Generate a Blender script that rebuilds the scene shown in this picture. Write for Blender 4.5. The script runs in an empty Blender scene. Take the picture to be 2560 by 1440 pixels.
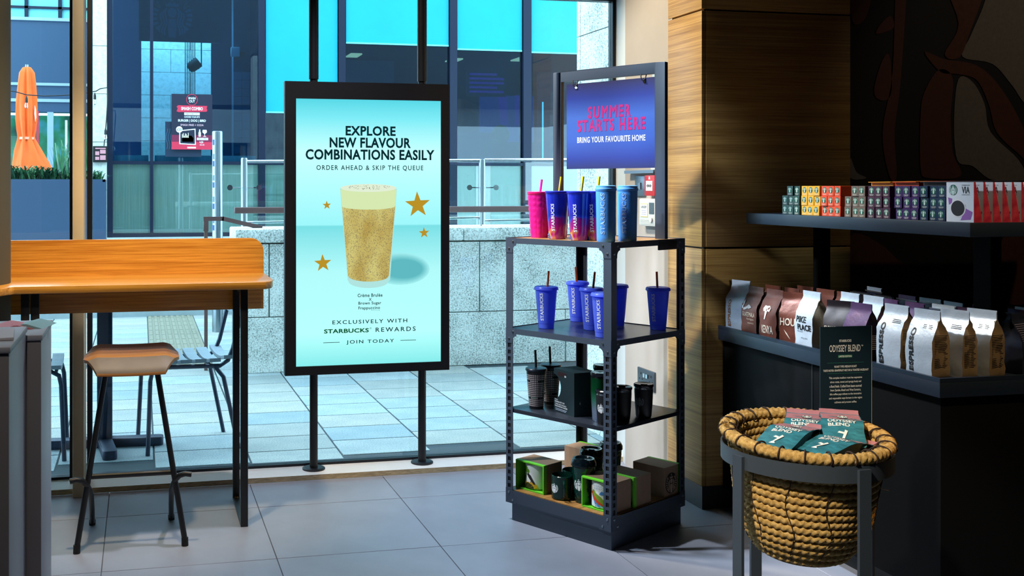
import bpy, bmesh, math, random
from mathutils import Matrix, Vector
PI = math.pi
random.seed(7)
scene = bpy.context.scene
col = scene.collection

# ------------------------------------------------------------------ camera
F, PX, CY, TH, H = 2611.0, 918.0, 465.6, 0.213, 1.312   # focal length and principal point in photo pixels, yaw, eye height
cam_d = bpy.data.cameras.new('camera'); cam = bpy.data.objects.new('camera', cam_d); col.objects.link(cam)
cam.location = (0, 0, H); cam.rotation_euler = (PI/2, 0, -TH)
cam_d.sensor_width = 36; cam_d.lens = F/2560*36
cam_d.shift_x = (1280-PX)/2560; cam_d.shift_y = -(720-CY)/2560
cam_d.clip_start = 0.05; cam_d.clip_end = 200
cam_d.dof.use_dof = True; cam_d.dof.focus_distance = 4.1; cam_d.dof.aperture_fstop = 20
scene.camera = cam
# ------------------------------------------------------------------ world and light
scene.view_settings.view_transform = 'Standard'; scene.view_settings.look = 'None'
scene.view_settings.exposure = 0.0; scene.view_settings.gamma = 1.0; scene.view_settings.use_curve_mapping = False
w = bpy.data.worlds.new('overcast_sky'); scene.world = w; w.use_nodes = True
bg = w.node_tree.nodes['Background']; bg.inputs[0].default_value = (0.78, 0.91, 1.0, 1); bg.inputs[1].default_value = 6.2

def lamp(name, loc, target, power, color, size=0.06, angle=70, blend=0.6):
    d = bpy.data.lights.new(name, 'SPOT'); d.energy = power; d.color = color
    d.spot_size = math.radians(angle); d.spot_blend = blend; d.shadow_soft_size = size
    o = bpy.data.objects.new(name, d); col.objects.link(o); o.location = loc
    o.rotation_euler = (Vector(target)-Vector(loc)).to_track_quat('-Z', 'Y').to_euler()
    return o
WARM = (1.0, 0.70, 0.38); NEUT = (1.0, 0.88, 0.74); COOL = (0.64, 0.82, 1.0)
# ceiling spots of the cafe and added fill spots, all above the frame
lamp('ceiling_spot_counter', (-0.1, 3.3, 2.95), (0.0, 4.25, 0.95), 150, (1.0, 0.76, 0.44), angle=46)
lamp('ceiling_spot_post', (0.1, 2.9, 2.95), (-0.26, 4.5, 1.5), 80, (1.0, 0.86, 0.66), angle=50)
lamp('ceiling_spot_floor', (0.7, 3.9, 2.95), (0.8, 3.75, 0.0), 150, (0.92, 0.93, 1.0), angle=95)
lamp('ceiling_spot_rack', (0.85, 3.75, 2.95), (1.75, 3.75, 0.8), 150, COOL, angle=56)
lamp('fill_spot_rack_side', (-1.0, 3.9, 2.90), (1.90, 3.85, 0.70), 480, (0.84, 0.92, 1.0), angle=26)  # added fill: low-angle light onto the lower rack shelves
lamp('ceiling_spot_bags', (0.7, 3.64, 2.95), (2.4, 3.18, 0.95), 165, COOL, angle=38)
lamp('ceiling_spot_wall', (0.6, 4.3, 2.95), (2.2, 4.0, 1.3), 230, (1.0, 0.84, 0.60), angle=60)
lamp('ceiling_spot_basket', (-0.5, 1.1, 2.90), (1.62, 2.30, 0.62), 520, (1.0, 0.84, 0.60), angle=17)
lamp('ceiling_spot_end', (2.3, 1.2, 2.95), (2.45, 2.62, 0.85), 110, WARM, angle=18)
lamp('fill_spot_mural', (4.3, 2.3, 2.95), (3.9, 3.9, 1.8), 16, (1.0, 0.82, 0.62), angle=56)  # added faint fill that lifts the mural out of black
lamp('ceiling_spot_amber', (2.6, 1.5, 2.95), (1.80, 2.26, 0.52), 90, (1.0, 0.50, 0.12), angle=9)
lamp('fill_spot_aisle', (-0.2, 1.3, 2.95), (-0.4, 2.3, 0.8), 60, NEUT, angle=50)  # added fill spot to brighten the bins

# ------------------------------------------------------------------ helpers
CT, ST = math.cos(TH), math.sin(TH)
def at(u, v, Y):                     # point of the plane y = Y that photo pixel (u, v) shows
    a = (u-PX)/F; b = -(v-CY)/F; t = Y/(CT-a*ST)
    return Vector(((ST+a*CT)*t, Y, H+b*t))
def lin(c):
    c = c/255
    return c/12.92 if c <= .04045 else ((c+.055)/1.055)**2.4
def rgb(*c): return (lin(c[0]), lin(c[1]), lin(c[2]), 1)

class MB:
    """collects verts and faces, then builds ONE mesh object"""
    def __init__(s): s.v = []; s.f = []; s.m = []; s.mi = 0
    def add(s, vs, fs):
        n = len(s.v); s.v += [tuple(p) for p in vs]
        for f in fs: s.f.append([i+n for i in f]); s.m.append(s.mi)
        return s
    def box(s, x0, x1, y0, y1, z0, z1):
        return s.add([(x0,y0,z0),(x1,y0,z0),(x1,y1,z0),(x0,y1,z0),(x0,y0,z1),(x1,y0,z1),(x1,y1,z1),(x0,y1,z1)],
                     [(3,2,1,0),(4,5,6,7),(0,1,5,4),(1,2,6,5),(2,3,7,6),(3,0,4,7)])
    def prism(s, poly, a0, a1, axis='z'):
        n = len(poly)
        area = sum(poly[i][0]*poly[(i+1) % n][1]-poly[(i+1) % n][0]*poly[i][1] for i in range(n))
        if area < 0: poly = poly[::-1]
        def P(p, a): return {'z': (p[0],p[1],a), 'y': (p[0],a,p[1]), 'x': (a,p[0],p[1])}[axis]
        vs = [P(p, a0) for p in poly]+[P(p, a1) for p in poly]
        fs = [tuple(range(n))[::-1], tuple(range(n, 2*n))]+[(i, (i+1) % n, n+(i+1) % n, n+i) for i in range(n)]
        if axis == 'y': fs = [f[::-1] for f in fs]
        return s.add(vs, fs)
    def tube(s, pts, r, n=10, closed=False, cap=True):
        pts = [Vector(p) for p in pts]; m = len(pts); vs = []; prev = None
        for i, p in enumerate(pts):
            if closed: t = pts[(i+1) % m]-pts[i-1]
            else: t = pts[min(i+1, m-1)]-pts[max(i-1, 0)]
            t.normalize()
            if prev is None:
                a = Vector((0,0,1)) if abs(t.z) < .9 else Vector((1,0,0))
            else: a = prev
            x = (a-t*a.dot(t)).normalized(); y = t.cross(x); prev = x
            rr = r[i] if isinstance(r, (list, tuple)) else r
            for k in range(n):
                an = 2*PI*k/n; vs.append(p+x*(rr*math.cos(an))+y*(rr*math.sin(an)))
        fs = []
        for i in range(m if closed else m-1):
            j = (i+1) % m
            for k in range(n): fs.append((i*n+k, i*n+(k+1) % n, j*n+(k+1) % n, j*n+k))
        if cap and not closed: fs += [tuple(range(n))[::-1], tuple(range((m-1)*n, m*n))]
        return s.add(vs, fs)
    def bar(s, a, b, wd, ht):                   # straight rectangular bar
        a = Vector(a); b = Vector(b); t = (b-a).normalized()
        up = Vector((0,0,1)) if abs(t.z) < .9 else Vector((0,1,0))
        x = t.cross(up).normalized()*wd/2; y = x.cross(t).normalized()*ht/2
        vs = [p+q for p in (a, b) for q in (-x-y, x-y, x+y, -x+y)]
        return s.add(vs, [(3,2,1,0),(4,5,6,7),(0,1,5,4),(1,2,6,5),(2,3,7,6),(3,0,4,7)])
    def lathe(s, prof, n=32, c=(0,0,0), disp=None):
        vs = []; fs = []; m = len(prof)
        for i, (r, z) in enumerate(prof):
            for k in range(n):
                a = 2*PI*k/n; q = r+(disp(a, z, i) if disp else 0)
                vs.append((c[0]+q*math.cos(a), c[1]+q*math.sin(a), c[2]+z))
        for i in range(m-1):
            for k in range(n): fs.append((i*n+k, i*n+(k+1) % n, (i+1)*n+(k+1) % n, (i+1)*n+k))
        if prof[0][0] > 1e-5: fs.append(tuple(range(n))[::-1])
        if prof[-1][0] > 1e-5: fs.append(tuple(range((m-1)*n, m*n)))
        return s.add(vs, fs)
    def poly(s, pts): return s.add(pts, [tuple(range(len(pts)))])
    def xf(s, M, start=0):
        for i in range(start, len(s.v)): s.v[i] = tuple(M @ Vector(s.v[i]))
        return s
    def mesh(s, name, mats, bevel=0, smooth=False, seg=2):
        me = bpy.data.meshes.new(name); me.from_pydata(s.v, [], s.f)
        for m in (mats if isinstance(mats, (list, tuple)) else [mats]): me.materials.append(m)
        for p, k in zip(me.polygons, s.m): p.material_index = k
        if bevel:
            bm = bmesh.new(); bm.from_mesh(me)
            bmesh.ops.remove_doubles(bm, verts=bm.verts, dist=1e-6)
            es = [e for e in bm.edges if len(e.link_faces) == 2 and e.calc_face_angle(0) > .6]
            bmesh.ops.bevel(bm, geom=es, offset=bevel, segments=seg, affect='EDGES', profile=.5, clamp_overlap=True)
            bm.to_mesh(me); bm.free()
        if smooth or bevel:
            for p in me.polygons: p.use_smooth = True
            me.set_sharp_from_angle(angle=math.radians(smooth if smooth is not True and smooth else 40))
        return me
    def build(s, name, mats, parent=None, **k): return link(name, s.mesh(name, mats, **k), parent)

def link(name, me, parent=None, loc=None, rz=None):
    o = bpy.data.objects.new(name, me); col.objects.link(o)
    if parent: o.parent = parent
    if loc is not None: o.location = loc
    if rz is not None: o.rotation_euler = (0, 0, rz)
    return o
def tag(o, label=None, cat=None, group=None, kind=None):
    for k, v in (('label', label), ('category', cat), ('group', group), ('kind', kind)):
        if v: o[k] = v
    return o
def thing(name, label, cat, loc=(0,0,0), rz=0, group=None):
    o = bpy.data.objects.new(name, None); col.objects.link(o); o.empty_display_size = .05
    o.location = loc; o.rotation_euler = (0, 0, rz)
    return tag(o, label, cat, group)
def dup(root, loc, rz, label=None, group=None):
    r = root.copy(); col.objects.link(r); r.location = loc; r.rotation_euler = (root.rotation_euler[0], root.rotation_euler[1], rz)
    if label: r['label'] = label
    if group: r['group'] = group
    for ch in list(root.children):
        c = ch.copy(); col.objects.link(c); c.parent = r
        for g in list(ch.children):
            d = g.copy(); col.objects.link(d); d.parent = c
    return r
def rrect(x0, x1, y0, y1, r, n=5, corners=(1,1,1,1)):    # corners: x0y0, x1y0, x1y1, x0y1
    pts = []
    for (cx, cy, a0, on) in ((x0,y0,PI,corners[0]), (x1,y0,1.5*PI,corners[1]), (x1,y1,0,corners[2]), (x0,y1,.5*PI,corners[3])):
        if not on: pts.append((cx, cy)); continue
        ox = cx+r if cx == x0 else cx-r; oy = cy+r if cy == y0 else cy-r
        for k in range(n+1):
            a = a0+PI/2*k/n; pts.append((ox+r*math.cos(a), oy+r*math.sin(a)))
    return pts

# ------------------------------------------------------------------ materials
MATS = {}
def nodes(name):
    m = bpy.data.materials.new(name); m.use_nodes = True
    nt = m.node_tree; return m, nt, nt.nodes['Principled BSDF']
def coords(nt, scale=(1,1,1), kind='Object'):
    tc = nt.nodes.new('ShaderNodeTexCoord'); mp = nt.nodes.new('ShaderNodeMapping'); mp.inputs['Scale'].default_value = scale
    nt.links.new(tc.outputs[kind], mp.inputs[0]); return mp.outputs[0]
def noise(nt, vec, scale, detail=3, rough=.5):
    n = nt.nodes.new('ShaderNodeTexNoise'); n.inputs['Scale'].default_value = scale
    n.inputs['Detail'].default_value = detail; n.inputs['Roughness'].default_value = rough
    nt.links.new(vec, n.inputs['Vector']); return n.outputs['Fac']
def ramp(nt, fac, stops, interp='LINEAR'):
    r = nt.nodes.new('ShaderNodeValToRGB'); r.color_ramp.interpolation = interp
    e = r.color_ramp.elements
    while len(e) < len(stops): e.new(.5)
    for q, (p, c) in zip(e, stops): q.position = p; q.color = c
    nt.links.new(fac, r.inputs[0]); return r.outputs[0]
def bump(nt, fac, bsdf, strength=.2, dist=.002):
    b = nt.nodes.new('ShaderNodeBump'); b.inputs['Strength'].default_value = strength; b.inputs['Distance'].default_value = dist
    nt.links.new(fac, b.inputs['Height']); nt.links.new(b.outputs[0], bsdf.inputs['Normal'])
def M(name, c, rough=.5, metal=0, vary=0, vscale=20, spec=.5, emit=0, alpha=None, trans=0, bumpy=0, vstretch=(1,1,1)):
    if name in MATS: return MATS[name]
    m, nt, b = nodes(name); MATS[name] = m
    c4 = rgb(*c); b.inputs['Base Color'].default_value = c4
    b.inputs['Roughness'].default_value = rough; b.inputs['Metallic'].default_value = metal
    b.inputs['Specular IOR Level'].default_value = spec
    if trans: b.inputs['Transmission Weight'].default_value = trans
    if emit: b.inputs['Emission Color'].default_value = c4; b.inputs['Emission Strength'].default_value = emit
    if vary or bumpy:
        f = noise(nt, coords(nt, vstretch), vscale, 4, .6)
        if vary:
            lo = tuple(x*(1-vary) for x in c4[:3])+(1,); hi = tuple(min(1, x*(1+vary)) for x in c4[:3])+(1,)
            nt.links.new(ramp(nt, f, [(.3, lo), (.7, hi)]), b.inputs['Base Color'])
        if bumpy: bump(nt, f, b, bumpy)
    return m
def wood(name, dark, light, axis='x', rough=.35, scale=1.0, coat=0):
    m, nt, b = nodes(name); MATS[name] = m
    st = {'x': (1.0,42,42), 'z': (26,26,1.2), 'y': (26,1.2,26), 'h': (.9,.9,62)}[axis]
    vec = coords(nt, tuple(v*scale for v in st))
    f1 = noise(nt, vec, 3.2, 5, .62)
    wv = nt.nodes.new('ShaderNodeMath'); wv.operation = 'MULTIPLY'
    f2 = noise(nt, coords(nt, tuple(v*scale*.22 for v in st)), 2.0, 2, .5)
    mx = nt.nodes.new('ShaderNodeMix'); mx.data_type = 'FLOAT'; mx.inputs[0].default_value = .35
    nt.links.new(f1, mx.inputs[2]); nt.links.new(f2, mx.inputs[3])
    nt.links.new(ramp(nt, mx.outputs[0], [(.36, rgb(*dark)), (.62, rgb(*light))]), b.inputs['Base Color'])
    b.inputs['Roughness'].default_value = rough; b.inputs['Coat Weight'].default_value = coat
    bump(nt, f1, b, .08, .001); return m
def speckle(name, base, stops, scale, rough=.7, bumpy=.15):
    m, nt, b = nodes(name); MATS[name] = m
    v = coords(nt)
    f = noise(nt, v, scale, 3, .75)
    big = noise(nt, v, scale*.06, 2)
    mx = nt.nodes.new('ShaderNodeMix'); mx.data_type = 'FLOAT'; mx.inputs[0].default_value = .22
    nt.links.new(f, mx.inputs[2]); nt.links.new(big, mx.inputs[3])
    nt.links.new(ramp(nt, mx.outputs[0], stops), b.inputs['Base Color'])
    b.inputs['Roughness'].default_value = rough
    if bumpy: bump(nt, f, b, bumpy)
    return m
def glass(name, tint, refl=.06, rough=0.0):
    m = bpy.data.materials.new(name); m.use_nodes = True; MATS[name] = m
    nt = m.node_tree; nt.nodes.clear(); out = nt.nodes.new('ShaderNodeOutputMaterial')
    t = nt.nodes.new('ShaderNodeBsdfTransparent'); t.inputs[0].default_value = tint
    g = nt.nodes.new('ShaderNodeBsdfGlossy'); g.inputs['Roughness'].default_value = rough
    lw = nt.nodes.new('ShaderNodeFresnel'); lw.inputs['IOR'].default_value = 1.45
    mu = nt.nodes.new('ShaderNodeMath'); mu.operation = 'MULTIPLY'; mu.inputs[1].default_value = refl/.034
    nt.links.new(lw.outputs[0], mu.inputs[0]); mu.use_clamp = True
    mx = nt.nodes.new('ShaderNodeMixShader'); nt.links.new(mu.outputs[0], mx.inputs[0])
    nt.links.new(t.outputs[0], mx.inputs[1]); nt.links.new(g.outputs[0], mx.inputs[2]); nt.links.new(mx.outputs[0], out.inputs[0])
    return m
def emis(name, c, s=1.0):
    if name in MATS: return MATS[name]
    m = bpy.data.materials.new(name); m.use_nodes = True; MATS[name] = m
    nt = m.node_tree; nt.nodes.clear(); out = nt.nodes.new('ShaderNodeOutputMaterial')
    e = nt.nodes.new('ShaderNodeEmission'); e.inputs[0].default_value = rgb(*c); e.inputs[1].default_value = s
    nt.links.new(e.outputs[0], out.inputs[0]); return m

BLACK = M('black_powder_coat', (24,27,33), .45, 0, .1, 60)
RACKM = M('slate_black_metal', (66,77,92), .42, .2)
SOCKET = M('matt_black', (14,15,18), .6)
STEEL = M('brushed_steel', (150,163,170), .28, 1.0)
CHROME = M('bright_steel', (225,228,230), .16, 1.0)
WHITE = M('white_print', (240,243,245), .5)
OFFWHITE = M('off_white_plastic', (222,226,222), .4)
OAK = wood('honey_oak_counter', (172,106,30), (230,164,66), 'x', .30, 1.0, .15)
OAKD = wood('oak_panel', (150,108,52), (205,162,92), 'h', .45, 1.0)
GRAN = speckle('grey_granite', None, [(.36, rgb(96,102,100)), (.45, rgb(190,196,190)), (.54, rgb(232,236,228)), (.66, rgb(250,252,246))], 95)
LIME = speckle('limestone', None, [(.3, rgb(176,188,180)), (.5, rgb(208,216,208)), (.72, rgb(226,232,224))], 18, .8, .05)

# ------------------------------------------------------------------ lettering and emblem
TXT = {}
def glyphs(s, bold=0.0, space=1.0):
    key = (s, bold, space)
    if key in TXT: return TXT[key]
    cu = bpy.data.curves.new('lettering', 'FONT'); cu.body = s; cu.space_character = space; cu.bevel_depth = min(bold, .05)*.62; cu.bevel_resolution = 0
    cu.resolution_u = 3; cu.fill_mode = 'FRONT'
    ob = bpy.data.objects.new('lettering', cu); col.objects.link(ob)
    me = ob.to_mesh()
    zs = [v.co.z for v in me.vertices]; vs = [(v.co.x, v.co.y) for v in me.vertices]
    fs = [tuple(p.vertices) for p in me.polygons if min(zs[i] for i in p.vertices) > -1e-5]
    use = sorted({i for f in fs for i in f}); idx = {i: n for n, i in enumerate(use)}
    vs = [vs[i] for i in use]; fs = [tuple(idx[i] for i in f) for f in fs]
    ob.to_mesh_clear(); bpy.data.objects.remove(ob); bpy.data.curves.remove(cu)
    xs = [v[0] for v in vs]; ys = [v[1] for v in vs]
    x0, x1, y0, y1 = min(xs), max(xs), min(ys), max(ys)
    vs = [((x-x0)/(x1-x0)-.5, (y-y0)/(y1-y0)-.5) for x, y in vs]
    TXT[key] = (vs, fs, (x1-x0)/(y1-y0)); return TXT[key]
def text_mb(s, wd, ht, put, bold=.02, space=1.0, mb=None):
    """lettering wd wide (None: natural width) and ht high, each point placed by put(x, y)"""
    vs, fs, asp = glyphs(s, bold if bold >= .015 else 0.0, space)
    if wd is None: wd = ht*asp
    mb = mb or MB()
    return mb.add([put(x*wd, y*ht) for x, y in vs], fs)
def lettering(parent, s, wd, ht, put, mat, bold=.02, space=1.0):
    return text_mb(s, wd, ht, put, bold, space).build('lettering', mat, parent)
def front(cx, cz, y=0.0):                 # lettering that faces -Y
    return lambda x, z: (cx+x, y, cz+z)
def upwards(cx, cz, y=0.0):               # lettering that faces -Y and reads upwards
    return lambda x, z: (cx-z, y, cz+x)
def cone_put(rad, a0, z0, up=False, eps=.0007):   # lettering wrapped round a cup, rad(z) its radius
    def f(x, z):
        if up: x, z = -z, x
        zz = z0+z; r = rad(zz)+eps; a = a0+x/r
        return (r*math.cos(a), r*math.sin(a), zz)
    return f
def emblem_shapes():
    S = []
    def mir(p): S.append(p); S.append([(-x, y) for x, y in p][::-1])
    S.append([(.20*math.cos(a), .20+.20*math.sin(a)*1.15) for a in [2*PI*k/14 for k in range(14)]])        # face
    S.append([(-.26,.47), (.26,.47), (.33,.66), (.20,.57), (.10,.68), (0,.58), (-.10,.68), (-.20,.57), (-.33,.66)])   # crown
    S.append([(.14*math.cos(PI/2+k*PI/5)*(1 if k % 2 == 0 else .42), .80+.14*math.sin(PI/2+k*PI/5)*(1 if k % 2 == 0 else .42)) for k in range(10)])
    S.append([(-.13,-.08), (.13,-.08), (.20,-.45), (.15,-.92), (-.15,-.92), (-.20,-.45)])                  # body
    for k, x0 in enumerate((.25,.36,.47)):                                                                # hair waves
        w_ = .038; L = []; R = []
        for i in range(9):
            t = i/8; y = .40-.10*k-t*(1.22-.16*k); x = x0+.05*math.sin(t*9)+.06*t
            L.append((x-w_, y)); R.append((x+w_, y))
        for i in range(8): mir([L[i], R[i], R[i+1], L[i+1]][::-1])
    for k in range(6):                                                                                    # tail scales
        a0 = -.75+k*.27; a1 = a0+.16
        mir([(.66*math.cos(a0), .66*math.sin(a0)), (.90*math.cos(a0), .90*math.sin(a0)), (.90*math.cos(a1), .90*math.sin(a1)), (.66*math.cos(a1), .66*math.sin(a1))])
    mir([(.50,.50), (.62,.40), (.80,.52), (.68,.56), (.66,.72), (.56,.60)])
    return S
EMB = emblem_shapes()
def emblem(parent, R, put, mats, name='emblem', disc=True, dz=.0004):
    mb = MB()
    def q(x, y, n): 
        p = put(x*R, y*R); return p
    if disc:
        mb.mi = 0; N = 20
        c = [(math.cos(2*PI*k/N), math.sin(2*PI*k/N)) for k in range(N)]
        rings = [(.5,), (1.,)]
        vs = [put(0,0)]+[put(x*R*.5, y*R*.5) for x, y in c]+[put(x*R, y*R) for x, y in c]
        fs = [(0, 1+k, 1+(k+1) % N) for k in range(N)]+[(1+k, 1+N+k, 1+N+(k+1) % N, 1+(k+1) % N) for k in range(N)]
        mb.add(vs, fs)
    mb.mi = 1
    putw = getattr(put, 'raised', put)
    for p in EMB: mb.poly([putw(x*R, y*R) for x, y in p])
    return mb.build(name, mats, parent)
def flat_put(cx, cz, y=0.0, dz=.0005):
    f = lambda x, z: (cx+x, y, cz+z)
    class P:
        def __call__(s, x, z): return f(x, z)
        def raised(s, x, z): return (cx+x, y-dz, cz+z)
    return P()
def round_put(rad, a0, z0):
    g = cone_put(rad, a0, z0); r2 = cone_put(rad, a0, z0, eps=.0014)
    class P:
        def __call__(s, x, z): return g(x, z)
        def raised(s, x, z): return r2(x, z)
    return P()

# ================================================================== the room
def struct(o): o['kind'] = 'structure'; return o
# floor: grout bed with 600 mm tiles
GROUT = M('grout', (92,98,108), .8)
TILE = M('grey_porcelain_tile', (152,156,170), .42, 0, .07, 5, .5, bumpy=.02)
floor = struct(MB().box(-3.2, 5.2, -1.8, 4.62, -.08, -.004).build('floor', GROUT))
tile_me = MB().box(-.2985, .2985, -.2985, .2985, -.02, 0).mesh('tile', TILE, bevel=.001, seg=1)
tile_cut = MB().box(-.2985, .2985, -.1715, .1715, -.02, 0).mesh('tile', TILE, bevel=.001, seg=1)
for i in range(-5, 9):
    for j in range(-1, 7):
        X = -.133+.6*i+.3
        if j == -1: link('tile', tile_cut, floor, (X, 4.2635+.174, 0))
        else: link('tile', tile_me, floor, (X, 4.2635-.6*j-.3, 0))
CEIL = M('dark_ceiling', (58,56,54), .9)
struct(MB().box(-3.2, 5.2, -1.8, 4.9, 3.0, 3.1).build('ceiling', CEIL))
ROOMW = M('brown_room_wall', (70,58,48), .9)
struct(MB().box(-3.3, -3.2, -1.8, 4.6, -.08, 3.0).build('wall_left', ROOMW))
struct(MB().box(-3.3, 5.3, -1.9, -1.8, -.08, 3.0).build('wall_back', ROOMW))
struct(MB().box(5.2, 5.3, -1.8, 4.0, -.08, 3.0).build('wall_far_right', ROOMW))
# storeys of this building above the cafe
struct(MB().box(-9, 12, -1.9, 4.9, 3.1, 8.0).build('wall_upper', M('grey_stone_storeys', (120,128,132), .8)))
# window: kerb, post, dark frame and glass
KERB = M('white_painted_kerb', (246,246,244), .5, 0, .04, 6)
KERBF = M('scuffed_cream_edge', (196,176,140), .7, 0, .35, 30, vstretch=(1,1,6))
k = MB(); k.box(-3.2, 2.40, 4.61, 4.80, 0, .0232); k.m[2] = 1
struct(k.build('trim_1', [KERB, KERBF]))
POST = M('cream_window_post', (206,186,150), .5, 0, .05, 8)
k = MB(); k.box(-.283, -.237, 4.556, 4.76, 0, 3.0)
struct(k.build('trim_2', POST, bevel=.003))
FRAME = M('dark_window_frame', (18,22,34), .4, .2)
GLASS = glass('shop_window_glass', (.82,.95,1.0,1), .04)
def window(n, x0, x1):
    z0, z1 = .0232, 2.222
    fr = MB(); t = .022
    fr.box(x0, x1, 4.765, 4.815, z0, z0+.012); fr.box(x0, x1, 4.765, 4.815, z1, z1+.05)
    fr.box(x0, x0+t, 4.765, 4.815, z0+.012, z1); fr.box(x1-t, x1, 4.765, 4.815, z0+.012, z1)
    o = struct(fr.build('window_%d' % n, FRAME))
    MB().box(x0+t, x1-t, 4.786, 4.794, z0+.012, z1).build('pane', GLASS, o)
window(1, -.234, 2.288)
window(2, -3.1, -.286)
# bulkhead above the glass
SOFF = M('pale_bulkhead', (196,204,206), .7)
struct(MB().box(-3.3, 2.5, 4.74, 4.90, 2.272, 3.0).build('wall_front', SOFF))
# right-hand wall between window and oak column, with its splayed white reveal
PLAST = M('warm_grey_plaster', (186,178,170), .75, 0, .05, 4)
REVEAL = M('white_reveal', (224,232,236), .6)
k = MB(); k.prism([(2.2245,4.10), (2.2245,4.545), (2.2300,4.553), (2.2920,4.80), (2.6,4.9), (2.6,4.10)], 0, 3.0)
for i in range(len(k.f)):
    c = [sum(k.v[q][a] for q in k.f[i])/len(k.f[i]) for a in (0,1)]
    if c[1] > 4.55 and c[0] < 2.3: k.m[i] = 1
struct(k.build('wall_right', [PLAST, REVEAL]))
# oak column with panels
colm = struct(MB().box(2.24, 2.90, 3.87, 4.16, 0, 3.0).build('wall_column', SOCKET))
for z0, z1 in ((.094,1.0575), (1.0645,2.0255), (2.0325,3.0)):
    MB().box(2.2215, 2.24, 3.854, 4.131, z0, z1).build('oak_panel', OAKD, colm, bevel=.0015)
    MB().box(2.2405, 2.9057, 3.852, 3.87, z0, z1).build('oak_panel', OAKD, colm, bevel=.0015)
struct(MB().box(2.2235, 2.9057, 3.8535, 4.131, 0, .093).build('baseboard_right', M('dark_plinth', (34,38,46), .5)))
# mural wall
MUR = M('mural_black', (20,16,15), .8); MURB = M('mural_brown', (86,44,26), .8, 0, .15, 40); MURG = M('mural_grey', (120,112,100), .85, 0, .12, 60)
mural = struct(MB().box(2.9057, 5.2, 3.90, 4.0, 0, 3.0).build('wall_mural', MUR))
def band(pts, name, mat, th):
    P_ = [(at(u, v, 3.9).x, at(u, v, 3.9).z) for u, v in pts]; n = len(P_); S = []
    for i in range(n):                                  # rounded outline through the given points
        a, b, c, d = P_[i-1], P_[i], P_[(i+1) % n], P_[(i+2) % n]
        for q in range(5):
            t = q/5; S.append(tuple(.5*(2*b[m]+(c[m]-a[m])*t+(2*a[m]-5*b[m]+4*c[m]-d[m])*t*t+(3*b[m]-a[m]-3*c[m]+d[m])*t**3) for m in (0, 1)))
    k = MB(); k.prism(S, 3.9-th, 3.9, 'y'); k.build(name, mat, mural)
band([(2475,-90),(2700,-90),(2700,330),(2575,270),(2530,215),(2480,160),(2405,142),(2425,90),(2462,0)], 'mural_field', MURG, .003)
band([(2395,198),(2430,205),(2460,260),(2475,330),(2545,400),(2560,450),(2480,450),(2430,415),(2392,400),(2384,300)], 'mural_field', MURG, .003)
band([(2125,395),(2140,430),(2165,445),(2125,445)], 'mural_field', MURG, .003)
band([(2310,130),(2360,148),(2430,160),(2475,190),(2520,250),(2560,330),(2570,400),(2540,380),(2490,330),(2470,260),(2440,200),(2390,185),(2350,180)], 'mural_scroll', MURB, .004)
band([(2345,175),(2380,195),(2375,290),(2380,380),(2400,440),(2320,445),(2300,420),(2300,290),(2310,230)], 'mural_scroll', MURB, .004)
band([(2130,-60),(2180,-60),(2165,40),(2130,55)], 'mural_scroll', MURB, .004)
band([(2200,60),(2225,40),(2232,70),(2190,85)], 'mural_scroll', MURB, .004)
band([(2205,150),(2222,140),(2228,220),(2215,250),(2190,245),(2185,215)], 'mural_scroll', MURB, .004)
band([(2240,-60),(2265,-60),(2250,200),(2235,330),(2240,440),(2222,440),(2205,330),(2230,180)], 'mural_scroll', MURB, .004)
band([(2360,-60),(2462,-60),(2420,90),(2395,145),(2360,135),(2395,60)], 'mural_scroll', MURB, .004)
band([(2125,590),(2200,610),(2260,660),(2370,690),(2430,690),(2430,740),(2125,740)], 'mural_scroll', MURB, .004)
band([(2480,640),(2560,560),(2620,700),(2560,760),(2490,740)], 'mural_scroll', MURB, .004)
# round pillar at the left, in front of the window
struct(MB().lathe([(.17,0),(.17,3.0)], 40, (-.655, 4.16, 0)).build('wall_pillar', M('olive_grey_paint', (78,74,58), .7), smooth=True))

# ================================================================== outside
PAVA = bpy.data.materials.new('granite_paving'); PAVA.use_nodes = True
nt = PAVA.node_tree; b = nt.nodes['Principled BSDF']; b.inputs['Roughness'].default_value = .75
oi = nt.nodes.new('ShaderNodeObjectInfo'); v_ = coords(nt)
cr = ramp(nt, oi.outputs['Random'], [(0., rgb(140,158,162)), (.35, rgb(162,176,178)), (.6, rgb(168,170,162)), (.8, rgb(146,154,152)), (1., rgb(176,176,166))])
f = noise(nt, v_, 140, 2, .7); f2 = noise(nt, v_, 5, 3)
g1 = ramp(nt, f, [(.32, (.55,.57,.58,1)), (.62, (1,1,1,1))]); g2 = ramp(nt, f2, [(.35, (.82,.86,.88,1)), (.65, (1,1,1,1))])
m1 = nt.nodes.new('ShaderNodeMix'); m1.data_type = 'RGBA'; m1.blend_type = 'MULTIPLY'; m1.inputs[0].default_value = 1
m2 = nt.nodes.new('ShaderNodeMix'); m2.data_type = 'RGBA'; m2.blend_type = 'MULTIPLY'; m2.inputs[0].default_value = 1
nt.links.new(cr, m1.inputs[6]); nt.links.new(g1, m1.inputs[7]); nt.links.new(m1.outputs[2], m2.inputs[6]); nt.links.new(g2, m2.inputs[7])
nt.links.new(m2.outputs[2], b.inputs['Base Color'])
PJ = M('paving_joint', (40,56,62), .9)
pave = struct(MB().box(-6, 9, 4.83, 11.5, -.1, -.004).build('pavement', PJ))
slab = MB().box(-.2205, .2205, -.1425, .1425, -.03, 0).mesh('paving_slab', PAVA, bevel=.002, seg=1)
def col_x(i): return .96-.225+.45*i
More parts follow.
